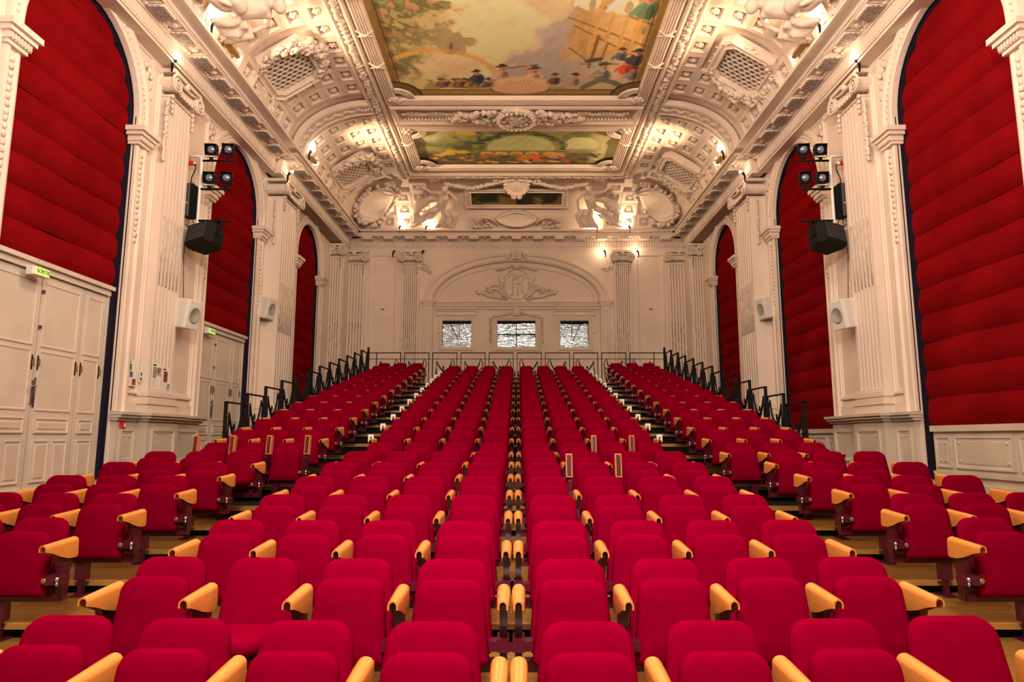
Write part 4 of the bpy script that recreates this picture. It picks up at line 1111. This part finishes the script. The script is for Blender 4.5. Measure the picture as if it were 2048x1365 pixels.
# ---------------------------------------------------------------- floor, stepped platforms
GZ = -.85
m = MB(); m.box(-7.6, 7.6, -4.4, 26.2, EYE*-1-.1, -EYE); fl = tag(m.build('floor', FLOORWOOD), kind='structure')
m = MB(); m.box(-7.1, -6.3, 5.0, 25.9, -EYE, GZ); m.box(6.3, 7.1, 5.0, 25.9, -EYE, GZ); m.box(-6.3, 6.3, 10.0, 25.9, -EYE, GZ-.1)
m.build('side_gallery', FLOORWOOD, fl)
def rowY(k): return 3.08 + .925*(k-1) if k <= 7 else 9.45 + .896*(k-8)
def rowZ(k): return -.79 + .1036*(k-1) if k <= 7 else -.064 + .1847*(k-8)
CH_H = .83
trib = struct('trim_1'); trib.name = 'tiered_platform'
bd = MB(); bd.box(-6.3, 6.3, -.0565, .0565, -.03, 0); bdm = bd.mesh('floor_board', FLOORWOOD)
for k in range(1, 8):
    y0 = rowY(k)-.86; y1 = rowY(k+1)-.86 + .06; z = rowZ(k)-CH_H
    m = MB(); m.box(-6.28, 6.28, y0+.05, y1, -EYE+.001*k, z-.034); m.build('riser', BLACKC, trib)
    m = MB(); m.box(-6.3, 6.3, y0-.02, y0+.04, z-.035, z+.002); m.build('nosing', NOSING, trib)
    n = int((y1-y0-.04)/.115)
    for j in range(n): obj('floor_board', bdm, trib, (0, y0+.1+j*.115, z))
for k in range(8, 23):
    y0 = rowY(k)-.87; z = rowZ(k)-.79; y1 = y0+.896
    if k == 22: y1 = 21.6
    m = MB(); m.box(-4.72, 4.72, y0+.02, y1+.04, GZ-.1, z-.004); m.build('step_block', BLACKC, trib)
    m = MB(); m.box(-4.72, 4.72, y0-.02, y0+.06, z-.05, z+.004); m.build('nosing', NOSING, trib)

# ---------------------------------------------------------------- theatre seats
def cushion(w_top, w_bot, h, t, rc, bulge, name, taper_back=.0):
    """upholstered slab in the xz plane, thickness along y (front = -y), origin at bottom centre"""
    def outline(ins):
        pts = []; H = h; N = 5
        wt, wb = w_top/2-ins, w_bot/2-ins; r = max(.004, rc-ins*.6); rb_ = max(.004, .035-ins*.6)
        for (cx, cz, a0, rr) in ((wt-r, H-ins-r, 0, r), (-(wt-r), H-ins-r, PI/2, r), (-(wb-rb_), ins+rb_, PI, rb_), (wb-rb_, ins+rb_, 3*PI/2, rb_)):
            for q in range(N+1):
                a = a0 + PI/2*q/N; pts.append((cx+rr*math.cos(a), cz+rr*math.sin(a)))
        return pts
    lay = [(.03, t), (.008, t-.012), (0, t-.03), (0, .03), (.006, .012), (.022, .002), (.05, -.006), (.11, -.006-bulge*.6)]
    ls = [[(a, y, b) for a, b in outline(i)] for i, y in lay]
    m = MB(); m.loops(ls, cap0=True, smooth=True)
    last = ls[-1]; n = len(last); cxz = (0, -.006-bulge, h*.5)
    m.add(last+[cxz], [(j, (j+1) % n, n) for j in range(n)], True)
    return m.mesh(name, FABRIC)
BACK_M = cushion(.405, .465, .50, .075, .10, .008, 'backrest')
SEAT_M = cushion(.375, .435, .44, .085, .085, .010, 'seat')
# wooden armrest: bent plywood hood, open at the front, deep at the back
def arm_mesh():
    m = MB(); ls = []; N = 7
    st = [(0.0, .105, .036), (-.03, .112, .038), (-.10, .105, .037), (-.18, .078, .035), (-.25, .045, .033), (-.30, .026, .031), (-.325, .018, .027)]
    def sec(y, drop, hw, z, thick=0.0):
        r = hw-thick; pts = [(-r, z-.03-drop)]
        for q in range(N+1):
            a = PI-PI*q/N; pts.append((r*math.cos(a), z-.03+(.03-thick)*math.sin(a)))
        pts.append((r, z-.03-drop)); return [(a, y, b) for a, b in pts]
    out = [sec(y, dr, hw, .0-.0*y) for y, dr, hw in st]; inn = [sec(y, dr, hw, .0, .009) for y, dr, hw in st]
    m.loops(out, closed=False, smooth=True); m.loops(inn, closed=False, smooth=True)
    m.loops([out[-1], inn[-1]], closed=False); m.loops([out[0], inn[0]], closed=False)
    for e in (0, -1): m.loops([[l[e] for l in out], [l[e] for l in inn]], closed=False)
    return m.mesh('armrest', ARMWOOD)
ARM_M = arm_mesh()
def raised_arm():
    m = MB(); m.box(-.036, .036, -.05, .03, 0, .26); m.cur = 1; m.box(-.024, .024, -.056, -.05, .015, .245)
    return m.mesh('armrest', [ARMWOOD, MAROON])
RARM_M = raised_arm()
def post_mesh():
    m = MB()
    m.loops([[(-.02, -.27, .63), (.02, -.27, .63), (.02, -.07, .66), (-.02, -.07, .66)], [(-.02, -.25, .57), (.02, -.25, .57), (.02, -.09, .57), (-.02, -.09, .57)],
             [(-.02, -.21, .45), (.02, -.21, .45), (.02, -.12, .45), (-.02, -.12, .45)], [(-.02, -.19, .27), (.02, -.19, .27), (.02, -.12, .27), (-.02, -.12, .27)]][::-1], cap0=True, cap1=True)
    return m.mesh('arm_post', MAROON)
POST_M = post_mesh()
m = MB(); m.box(-.032, .032, -.30, -.16, .40, .465); m.box(-.075, .075, -.285, -.20, .40, .45); HINGE_M = m.mesh('hinge_box', MAROON)
m = MB(); m.lathe((0, 0, 0), [(.017, 0), (.017, -.004), (.013, -.005), (.0001, -.005)], 12, axis=1); DISC_M = m.mesh('number_disc', BRASS)
m = MB(); m.ball((0, 0, 0), (.014, .014, .020), 8, 5); m.ball((0, .0, -.03), (.011, .011, .014), 8, 5); KNOB_M = m.mesh('hinge_knob', STEEL)
m = MB(); m.box(-.285, .285, -.20, -.12, .27, .325); m.box(-.21, -.18, -.23, -.12, .30, .36); m.box(.18, .21, -.23, -.12, .30, .36); BEAM_M = m.mesh('beam', MAROON)
m = MB(); m.box(-.045, .045, -.20, -.13, .13, .275); m.box(-.02, .02, -.185, -.145, .0, .14); m.box(-.05, .05, -.25, -.08, 0, .012); PED_M = m.mesh('pedestal', [MAROON])
m = MB(); m.box(-.045, .045, -.003, .003, -.055, .055); m.cur = 1; m.box(-.012, .012, -.006, -.003, -.02, .02); PLATE_M = m.mesh('row_plate', [WHITEP, GREYM])
m = MB(); m.box(-.021, .021, -.003, 0, -.05, .05); STICK_M = m.mesh('sticker', WHITEP)
ORD = ['front', 'second', 'third', 'fourth', 'fifth', 'sixth', 'seventh', 'eighth', 'ninth', 'tenth', 'eleventh', 'twelfth', 'thirteenth', 'fourteenth', 'fifteenth', 'sixteenth', 'seventeenth', 'eighteenth', 'nineteenth', 'twentieth', 'last']
def theatre_seat(x, y, z, sgn, label, group, inner=False, down=False, raised=False, ped=False, plate=False, inner_off=.275, aisle=False, sxw=1.0):
    t = empty('theatre_seat', (x, y, z)); t.scale = (sxw, 1, 1); tag(t, label, 'seat', group)
    obj('backrest', BACK_M, t, (0, -.155+.0, .345), (math.radians(-13), 0, 0))
    if down: obj('seat', SEAT_M, t, (0, -.17, .42), (math.radians(86), 0, 0))
    else: obj('seat', SEAT_M, t, (0, -.275, .315), (math.radians(-6), 0, 0))
    offs = [sgn*.275] + ([-sgn*inner_off] if inner else [])
    for i, ox in enumerate(offs):
        obj('arm_post', POST_M, t, (ox, 0, 0))
        if raised and (i == 0 or aisle): obj('armrest', RARM_M, t, (ox, -.12, .66), (math.radians(-8), 0, 0), (1, 1, 1))
        else: obj('armrest', ARM_M, t, (ox, -.075, .70), (math.radians(3), 0, 0))
        h = obj('hinge_box', HINGE_M, t, (ox, 0, 0))
        if aisle and i == 1:
            obj('number_disc', DISC_M, h, (-.04*(-sgn), -.30, .43)); obj('hinge_knob', KNOB_M, h, (-sgn*.045, -.29, .435))
            d = obj('number_disc', DISC_M, h, (sgn*.05, -.285, .425))
    obj('beam', BEAM_M, t)
    if ped: obj('pedestal', PED_M, t, (sgn*.14, 0, 0))
    if plate: obj('row_plate', PLATE_M, t, (sgn*.345, -.06, .70))
    return t
def bend(x, z, k):
    """gentle curve of the rows: outer seats stand a little farther back and closer in"""
    Y = rowY(k); zc = Y*.9898 + z*.1426; yc = -Y*.1426 + z*.9898
    px, py = 1.34*(x-.035)/zc, 1.34*yc/zc
    F = min(1.0, (1-.04*(px*px+py*py))/(1-.04*min(.33, .012+py*py)))
    wgt = max(0, min(1, (-z-.1)/.3)); s = 1 + (1-F)*wgt
    return x*F*s, (s-1)*Y, math.atan2(-x*.0, Y)
DOWN = {('C', -1, 2, 2), ('C', 1, 3, 1), ('C', 1, 3, 12), ('S', -1, 0, 7), ('S', -1, 2, 6), ('S', -1, 2, 10), ('S', -1, 2, 12), ('S', -1, 0, 12), ('S', -1, 1, 14), ('S', -1, 0, 16), ('S', -1, 1, 18),
        ('S', 1, 1, 7), ('S', 1, 2, 7), ('S', 1, 2, 6), ('S', 1, 2, 5), ('S', 1, 1, 10), ('S', 1, 2, 12), ('S', 1, 0, 17), ('S', 1, 1, 19)}
RAISED = {('C', 1, 0, 6), ('C', 1, 1, 6), ('C', 1, 1, 8), ('C', 1, 2, 8), ('S', -1, 0, 8), ('S', -1, 1, 8), ('S', -1, 2, 8)}
NTH = ['first', 'second', 'third', 'fourth']
for k in range(1, 22):
    row = ORD[k-1] + ' row' + ('' if k == 21 else ' from the front' if k > 1 else '')
    for sg in (-1, 1):
        sn = 'left' if sg < 0 else 'right'
        if k <= 20:
            for i in range(4):
                x = sg*(.333+.548*i) if k < 8 else sg*(.30+.522*i); z = rowZ(k); bx, dy, rz = bend(x, z, k); key = ('C', sg, i, k)
                lab = 'red tip-up seat%s, %s row, %s seat %s of centre gap' % (', seat folded down' if key in DOWN else '', ORD[k-1], NTH[i], sn)
                if key in RAISED: lab = lab.replace('seat,', 'seat with armrest raised,', 1)
                theatre_seat(bx, rowY(k)+dy, z-CH_H, sg, lab, 'red theatre seats', inner=(i == 0), inner_off=.292 if k < 8 else .26, sxw=1.0 if k < 8 else .955, down=key in DOWN, raised=key in RAISED, ped=(i in (0, 2)), plate=(i == 3 and 9 <= k <= 19))
        if k >= 3:
            for i in range(3):
                x = sg*(3.48+.55*i) if k < 8 else sg*(3.14+.522*i); z = rowZ(k); bx, dy, rz = bend(x, z, k); key = ('S', sg, i, k)
                lab = 'red tip-up seat%s in %s side block, %s row, %s from aisle' % (', seat folded down,' if key in DOWN else '', sn, ORD[k-1], NTH[i])
                if key in RAISED: lab = lab.replace('seat in', 'seat, armrest raised, in', 1)
                theatre_seat(bx, rowY(k)+dy, z-CH_H, sg, lab, 'red theatre seats', inner=(i == 0), down=key in DOWN, raised=key in RAISED, ped=(i in (0, 2)), aisle=True, sxw=1.0 if k < 8 else .955)
# extra outermost seats cut by the picture edge
for sg in (-1, 1):
    k = 4; x = sg*(3.50+.55*3); z = rowZ(k); bx, dy, rz = bend(x, z, k)
    theatre_seat(bx, rowY(k)+dy, z-CH_H, sg, 'red tip-up seat cut by the %s edge of the picture, outermost of the fourth row' % ('left' if sg < 0 else 'right'), 'red theatre seats', ped=True)

# ---------------------------------------------------------------- railings
def ribbon(m, pts, ws, T, fl_):
    """flat cut-steel strip: points in panel coordinates, half widths, thickness"""
    L = []; R = []
    for i, p in enumerate(pts):
        a = Vector(pts[max(i-1, 0)]); b = Vector(pts[min(i+1, len(pts)-1)]); d = (b-a).normalized(); n = Vector((-d.y, d.x))
        k_ = ws[i]*1.05+.003; L.append((p[0]+n.x*k_, p[1]+n.y*k_)); R.append((p[0]-n.x*k_, p[1]-n.y*k_))
    poly = L + R[::-1]
    m.loops([[fl_(a, b, -T) for a, b in L], [fl_(a, b, T) for a, b in L], [fl_(a, b, T) for a, b in R], [fl_(a, b, -T) for a, b in R], [fl_(a, b, -T) for a, b in L]], closed=False)
def dancer(m, fl_, flip=False):
    f2 = (lambda a, b, d: fl_(.9-a, b, d)) if flip else fl_
    T = .010
    R = lambda pts, ws: ribbon(m, pts, ws, T, f2)
    R([(.16, .76), (.22, .62), (.33, .48), (.46, .42)], [.006, .022, .02, .04])
    R([(.46, .42), (.60, .52), (.68, .66), (.72, .84)], [.04, .02, .018, .004])
    R([(.72, .84), (.80, .72), (.79, .58), (.79, .30)], [.004, .012, .01, .008])
    R([(.40, .56), (.40, .50)], [.028, .028]); R([(.40, .60), (.40, .555)], [.012, .028])
    R([(.44, .46), (.42, .34), (.36, .20), (.26, .04)], [.07, .06, .07, .11])
    R([(.80, .56), (.64, .42), (.54, .26), (.42, .04)], [.008, .022, .022, .05])
    R([(.80, .44), (.72, .32), (.62, .18), (.56, .02)], [.006, .018, .02, .03])
    R([(.80, .30), (.74, .2), (.70, .04)], [.005, .016, .03])
    R([(.16, .76), (.15, .55), (.14, .25), (.10, .03)], [.006, .008, .03, .05])
    m.tube([f2(.02, .70, 0), f2(.17, .70, 0)], .004, 4); m.tube([f2(.78, .64, 0), f2(.90, .64, 0)], .004, 4)
def railing_panel(parent, origin, ux, fw=.86, fh=1.02, flip=False, heavy=.028, tall=.98):
    """welded frame with a cut-out dancer; ux = direction along the panel"""
    O = Vector(origin); u = Vector(ux); n = Vector((-u.y, u.x, 0))
    fl_ = lambda a, b, d: tuple(O + u*a + Vector((0, 0, b)) + n*d)
    m = MB(fl_); t = heavy; h = .012
    m.box(0, t, 0, fh, -t, t); m.box(fw-t, fw, 0, fh, -t, t); m.box(0, fw, fh-.028, fh, -h*1.6, h*1.6); m.box(0, fw, .05, .07, -h, h)
    fr = m.build('panel_frame', RAILM, parent)
    for kk, fc in enumerate(fr.data.polygons): pass
    m = MB(); dancer(m, lambda a, b, d: fl_(a*fw/.9, b*tall, d), flip); m.build('cutout_dancer', RAILM, fr)
for sg in (-1, 1):
    r = empty('side_railing', (0, 0, 0)); tag(r, 'black stepped steel railing with cut-out dancers beside the %s seating block' % ('left' if sg < 0 else 'right'), 'railing', 'stepped railings')
    for k in range(12):
        y = 11.05+.853*k; z = .59+.1895*k-1.03
        railing_panel(r, (sg*4.76, y, z), (0, 1, 0), fw=.83, fh=1.03, flip=False, tall=1.12)
    m = MB(); m.box(sg*4.76-.03, sg*4.76+.03, 21.35, 21.42, 1.69, 2.87); m.build('end_post', RAILM, r)
r = empty('back_railing', (0, 0, 0)); tag(r, 'long black steel railing with ten dancer panels across the top landing', 'railing')
for k in range(10):
    x = -4.51+.905*k
    railing_panel(r, (x, 21.4, 1.69), (1, 0, 0), fw=.80, fh=1.02, flip=(k >= 5), heavy=.022)
m = MB(); m.tube([(-4.76, 21.4, 2.50), (4.76, 21.4, 2.50)], .010, 6); m.box(-4.76, -4.5, 21.39, 21.41, 2.68, 2.71); m.box(4.4, 4.76, 21.39, 21.41, 2.68, 2.71); m.build('stay_bar', RAILM, r)
# ---------------------------------------------------------------- fittings on the walls
def spotlight(x, y, z, aim, sx, label):
    """small box spotlight on a yoke above its bar; aim = direction it faces"""
    t = empty('stage_spotlight', (x, y, z)); tag(t, label, 'spotlight', 'stage spotlights')
    d = Vector(aim).normalized(); rot = d.to_track_quat('-Y', 'Z').to_euler()
    m = MB(); m.loops([[(a*w_, yy, b*w_) for a, b in ((-1,-1), (1,-1), (1,1), (-1,1))] for w_, yy in ((.075, .17), (.10, .13), (.115, -.02), (.12, -.10), (.108, -.10), (.10, -.02))], cap0=True, cap1=True)
    for k in range(4): m.box(-.08, .08, .02+k*.03, .03+k*.03, .112, .125)
    m.build('housing', BLACK, t, (0, 0, .17), rot)
    m = MB(); m.lathe((0, 0, 0), [(.090, 0), (.085, -.02), (.06, -.045), (.0001, -.055)], 18, axis=1); m.build('lens', LENS, t, Vector((0, 0, .17)) + d*.03, rot)
    m = MB(); m.tube([(-.135, 0, .19), (-.135, 0, .02), (-.11, 0, 0), (.11, 0, 0), (.135, 0, .02), (.135, 0, .19)], .008, 6); m.tube([(-.16, 0, .17), (-.11, 0, .17)], .014, 6); m.tube([(.11, 0, .17), (.15, 0, .17)], .014, 6)
    m.build('yoke', BLACK, t)
    m = MB(); m.box(-.03, .03, -.03, .03, -.075, 0); m.disc((0, 0, -.05), .035, -.06, -.03, 10); m.build('clamp', BLACK, t)
    return t
for sx in (-1, 1):
    n = 'left' if sx < 0 else 'right'; Yb = 13.72; xp = 6.76
    f = empty('lighting_bracket', (sx*xp, Yb, 5)); tag(f, 'white tube bracket with black bars on the %s wall by the middle arch' % n, 'bracket', 'lighting brackets')
    L = Vector(f.location)
    def rel(p): return tuple(Vector(p)-L)
    m = MB(); m.tube([rel((sx*7.12, Yb, 6.0)), rel((sx*6.84, Yb, 6.0)), rel((sx*6.78, Yb, 5.98)), rel((sx*xp, Yb, 5.93)), rel((sx*xp, Yb, 4.45)), rel((sx*6.78, Yb, 4.40)), rel((sx*6.84, Yb, 4.37)), rel((sx*7.12, Yb, 4.37))], .033, 8)
    m.build('white_frame', WHITEM, f)
    for zz, ln in ((5.90, .72), (5.26, .68), (4.56, .72)):
        m = MB(); m.tube([rel((sx*(xp+.02), Yb, zz)), rel((sx*(xp-ln), Yb, zz))], .026, 8); m.build('black_bar', BLACK, f)
    i = 0
    for zz, rw in ((5.975, 'upper'), (5.335, 'lower')):
        for dx, wh in ((.20, 'nearer the wall'), (.56, 'farther from the wall')):
            i += 1
            spotlight(sx*(xp-dx), Yb, zz, (-sx*(.10 if dx < .3 else .25), -1, -.25 if zz > 5.5 else -.12), sx, 'black stage spotlight on the %s bar of the %s bracket, %s' % (rw, n, wh))
    # dimmer pack behind the frame
    t = empty('dimmer_box', (sx*6.93, Yb-.02, 4.98)); tag(t, 'black dimmer box behind the white bracket on the %s wall' % n, 'dimmer', 'dimmer boxes')
    m = MB(); m.box(-.09, .09, -.13, .13, -.36, .36)
    for k in range(6): m.box(-.095+.0, .095, -.14, -.13, -.34+k*.02, -.33+k*.02)
    for k in range(5): m.box(-sx*.10-.01, -sx*.10+.01, -.11+k*.05, -.09+k*.05, -.3, .3)
    m.build('case', BLACK, t); m = MB(); m.box(-.05, .05, -.15, -.14, -.36, .34); m.build('heat_sink', GREYM, t)
    m = MB(); m.box(-.02, .02, -.156, -.149, -.09, -.07); m.build('label', YELLOW, t)
    m = MB(); m.tube([(0, -.05, .36), (sx*-.02, -.06, .52), (sx*-.10, -.08, .68), (sx*-.08, -.06, .80), (sx*.03, 0, .84)], .013, 6)
    m.tube([(0, 0, -.36), (.02*sx, .02, -.5), (.05*sx, 0, -.8), (.06*sx, 0, -1.2), (.05*sx, .1, -2.1)], .007, 5); m.tube([(-.05*sx, 0, -.36), (-.12*sx, -.02, -.50), (-.05*sx, -.05, -.62), (.08*sx, 0, -.5)], .010, 6)
    m.build('cable', BLACK, t)
    t = empty('power_socket', (sx*6.98, Yb-.05, 5.82)); tag(t, 'red industrial plug above the dimmer box on the %s wall' % n, 'plug', 'red plugs')
    m = MB(); m.disc((0, 0, 0), .05, -.05, .09, 12, axis=0); m.build('plug_body', REDP, t); m = MB(); m.disc((0, 0, 0), .042, -sx*.05, -sx*.10, 12, axis=0); m.build('plug_cap', WHITEP, t)
    # hanging black loudspeaker
    t = empty('black_loudspeaker', (sx*(xp-.22), Yb, 4.20), rot=(math.radians(-14), math.radians(sx*6), math.radians(-sx*-24))); tag(t, 'black wedge loudspeaker hanging below the %s lighting bracket' % n, 'speaker', 'black loudspeakers')
    prof = [(-.28, -.26), (.28, -.26), (.34, -.10), (.22, .22), (-.22, .22), (-.34, -.10)]
    m = MB(); m.loops([[(a, b, -.27) for a, b in prof], [(a*1.04, b*1.04, -.22) for a, b in prof], [(a*1.04, b*1.04, .17) for a, b in prof], [(a, b, .21) for a, b in prof]], cap0=True, cap1=True); m.build('cabinet', BLACK, t)
    m = MB(); m.box(-.27, .27, -.285, -.268, -.21, .17); m.build('front_grille', mat('black_grille_%s' % n, (.02, .019, .02), .8, bump=.6, bump_scale=250), t)
    m = MB()
    for q in (-1, 1): m.box(q*.36-.006, q*.36+.006, -.03, .03, -.02, .30); m.disc((0, 0, -.02), .05, q*.35, q*.375, 12, axis=0)
    m.box(-.365, .365, -.03, .03, .29, .305); m.tube([(0, 0, .30), (0, 0, .36)], .02, 6); m.build('yoke', BLACK, t)

def white_speaker(x, y, z, sx, label, s=1.0):
    t = empty('white_loudspeaker', (x, y, z), rot=(0, 0, math.radians(sx*-80))); tag(t, label, 'speaker', 'white wall loudspeakers'); t.scale = (s, s, s)
    prof = [(-.19, -.16), (.19, -.16), (.20, -.08), (.15, .20), (-.15, .20), (-.20, -.08)]
    m = MB(); m.loops([[(a*q, b*q, z_) for a, b in prof] for q, z_ in ((.94, -.30), (1, -.28), (1, .28), (.94, .30))], cap0=True, cap1=True)
    m.build('cabinet', WHITEM, t, rot=(math.radians(10), 0, 0))
    m = MB(); m.lathe((0, -.165, .0), [(.165, 0), (.165, -.012), (.145, -.018), (.14, -.008), (.0001, -.012)], 24, axis=1)
    m.build('cone_grille', GRILLW, t, rot=(math.radians(10), 0, 0))
    m = MB(); m.disc((sx*-.10, -.148, -.24), .018, 0, 0, 8, axis=1); m.tube([(0, .15, 0), (sx*.06, .26, 0)], .03, 8); m.disc((sx*0, 0, .10), .05, -sx*.17, -sx*.24, 10, axis=0)
    m.tube([(-sx*.16, -.12, .24), (-sx*.24, -.10, .18), (-sx*.26, -.02, .05)], .01, 5); m.build('wall_mount', WHITEM, t)
for sx in (-1, 1):
    n = 'left' if sx < 0 else 'right'
    white_speaker(sx*6.78, 13.62, 2.52, sx, 'larger white wall loudspeaker on the %s pier between the nearest and middle arches' % n)
    white_speaker(sx*6.86, 18.12, 3.52, sx, 'smaller-looking white wall loudspeaker on the farther %s pier' % n, .95)

# exit signs over the two doors
for i, (ac, r) in enumerate(AR[:2]):
    t = empty('exit_sign', (-7.13, ac-.58+(.0 if i == 0 else -.35), 2.44)); tag(t, 'green lit exit sign reading SORTIE over the %s door' % ('nearer left' if i == 0 else 'farther left'), 'sign', 'exit signs')
    m = MB(); m.loops([[(0, -.17+e, -.055+e), (0, .17-e, -.055+e), (0, .17-e, .075-e), (0, -.17+e, .075-e)] if False else [(d, -.17+e, -.055+e*.5), (d, .17-e, -.055+e*.5), (d, .17-e, .075-e*.5), (d, -.17+e, .075-e*.5)] for d, e in ((-.06, 0), (.03, 0), (.05, .01))], cap0=True, cap1=True); m.build('sign_housing', WHITEP, t)
    m = MB(); m.loops([[(.05 + d, y_, z_) for y_, z_ in ((-.12, -.045), (.155, -.045), (.155, .062), (-.12, .062))] for d in (0, .012)], cap1=True); m.build('lit_panel', EXITG, t)
    cu = bpy.data.curves.new('sign_lettering', 'FONT'); cu.body = 'SORTIE'; cu.size = .085; cu.extrude = .002; cu.align_x = 'CENTER'; cu.align_y = 'CENTER'; cu.materials.append(EXITT)
    _t = bpy.data.objects.new('tmp', cu); COL.objects.link(_t); bpy.context.view_layer.update(); _me = bpy.data.meshes.new_from_object(_t.evaluated_get(bpy.context.evaluated_depsgraph_get())); bpy.data.objects.remove(_t); o = obj('sign_lettering', _me, t); o.location = (.066, .018, .01); o.rotation_euler = (PI/2, 0, PI/2)
# fire call point, switch
t = empty('fire_call_point', (-6.98, 11.98, .22)); tag(t, 'small red fire alarm call point on the left dado beside the nearest door', 'alarm')
m = MB(); m.box(-.03, .03, -.055, .055, -.06, .06); m.build('alarm_box', REDP, t); m = MB(); m.box(.03, .034, .0, .04, -.03, .03); m.build('alarm_label', PAPER, t)
t = empty('light_switch', (-7.02, 12.50, 1.13)); tag(t, 'tall white light switch plate at the foot of the left pilaster', 'switch')
m = MB(); m.box(-.01, .012, -.035, .035, -.10, .10); m.build('plate', WHITEP, t); m = MB(); m.box(.012, .018, -.02, .02, .02, .07); m.box(.012, .018, -.02, .02, -.07, -.02); m.build('rocker', GREYM, t)
# posters
def poster(y, z, w_, h_, X, label, prints):
    t = empty('poster', (X, y, z)); tag(t, label, 'poster', 'white information sheets on the left pier')
    m = MB(); m.box(-.004, .004, -w_/2, w_/2, -h_/2, h_/2); m.build('sheet', PAPER, t)
    m = MB(); m.box(.004, .006, -w_/2+.02, -w_/2+.02+w_*.36, h_/2-.045, h_/2-.02); m.build('heading', BLACK, t)
    for (a, b, c_, d_, pi) in prints:
        m = MB(); m.box(.004, .006, a*w_, c_*w_, b*h_, d_*h_); m.build('photo_print', PHOTO[pi], t)
    m = MB()
    for k in range(9):
        zz = -h_/2+.03+k*.022; m.box(.004, .0055, -w_/2+.03, -w_/2+.03+w_*(.3+.15*((k*7) % 3)/2), zz, zz+.004)
    m.build('text_lines', mat('faint_ink_%d' % int(y*100), (.45, .43, .42), .7), t)
poster(12.22, 1.17, .36, .47, -7.035, 'white information sheet with three small pictures in a column, left of the switch', [(-.42, .10, -.02, .36, 0), (-.15, -.16, .12, .06, 1), (.10, -.46, .42, -.22, 2)])
poster(12.88, 1.16, .34, .50, -6.925, 'white information sheet with two pictures side by side, on the pilaster', [(-.42, -.05, -.05, .36, 3), (.02, .05, .42, .36, 4)])
poster(13.24, 1.12, .31, .48, -6.925, 'white information sheet with a tall red-brown picture, rightmost on the pilaster', [(-.35, -.08, .12, .36, 2), (.10, -.46, .42, -.14, 4)])
# smoke detectors
for sg in (-1, 1):
    m = MB(); m.lathe((0, 0, 0), [(.075, 0), (.075, -.02), (.05, -.05), (.0001, -.055)], 16, axis=1)
    o = m.build('smoke_detector', WHITEP, None, (sg*3.06, YB+.12, 4.12)); tag(o, 'round white detector on the back wall beside the %s booth window' % ('left' if sg < 0 else 'right'), 'detector', 'round detectors')

# ---------------------------------------------------------------- lamps on the cornice and capitals
def bulb_lamp(x, y, z, label, power, aim=None, on=True, col=WARM, box=False, rad=.055, spot=None, grp='cornice lamps'):
    t = empty('cornice_lamp', (x, y, z)); tag(t, label, 'lamp', grp)
    m = MB(); m.ball((0, 0, 0), rad, 12, 8); m.build('bulb', BULB if on else BULB_OFF, t)
    dx = -.1 if x < 0 else .1
    m = MB(); m.tube([(dx*.6, 0, -.03), (dx*1.2, 0, -.12), (dx*1.2, 0, -.30)], [.045, .03, .015], 8)
    m.build('lamp_holder', BLACK, t)
    if on:
        L = lamp('lamp_light', 'POINT' if aim is None else 'SPOT', (x, y, z) if aim is None else tuple(Vector((x, y, z))+(Vector(aim)-Vector((x, y, z))).normalized()*.07), power, col, aim, size=.05, spot=spot or 120, blend=.8)
for sx in (-1, 1):
    n = 'left' if sx < 0 else 'right'
    bulb_lamp(sx*6.0, 12.45, 8.32, 'bright round bulb on the %s cornice at the top of the picture' % n, 950, (sx*1.6, 14.5, 9.4), rad=.085, spot=120)
    bulb_lamp(sx*5.98, 18.75, 8.40, 'bright round bulb on the %s cornice above the farther pier' % n, 420, (sx*2.9, 20.6, 9.4), rad=.065, spot=65)
    for y, wh in ((13.6, 'nearer'), (19.35, 'farther')):
        t = empty('tube_floodlight', (sx*6.12, y, 8.30)); tag(t, 'gold box floodlight lying on the %s cornice, the %s one' % (n, wh), 'lamp', 'box floodlights')
        m = MB(); m.box(-.05, .05, -.48, .10, -.05, .05); m.build('housing', GILTBOX, t, rot=(0, math.radians(sx*20), 0))
        m = MB(); m.box(-.045, .045, .11, .20, -.045, .045); m.build('lit_glass', mat('flood_glass_%s%s' % (n, wh), (1, .95, .9), .3, emit=(1, .85, .68), strength=12), t, rot=(0, math.radians(sx*20), 0))
        lamp('flood_light', 'SPOT', (sx*5.95, y+.30, 8.34), 560, WARM, (sx*1.0, y+1.0, 9.4), size=.04, spot=85, blend=.9)
    for y, xx, wh in ((12.42, 6.72, 'nearer'), (18.2, 6.38, 'farther')):
        bulb_lamp(sx*xx, y, 7.50, 'small bright lamp on top of the %s capital of the %s wall' % (wh, n), 16, rad=.04)
for x, wh in ((-4.45, 'leftmost'), (-3.42, 'second from the left'), (3.02, 'third from the left'), (4.30, 'rightmost')):
    bulb_lamp(x, 25.22, 8.22, 'round glowing bulb on the back cornice, %s of four' % wh, 85, (x*.99, 24.0, 9.4), spot=150, rad=.07)
for x, wh, on in ((-4.75, 'left end of the left capital', False), (-3.60, 'right end of the left capital', False), (3.38, 'left end of the right capital', True), (4.68, 'right end of the right capital', True)):
    bulb_lamp(x, 25.62, 7.33, 'small %s lamp on the back wall at the %s' % ('lit' if on else 'unlit', wh), 22, rad=.04, on=on, grp='back wall lamps')
# raise everything so that the lowest floor lies at zero
for o in list(sc.objects):
    if o.parent is None: o.location.z += EYE
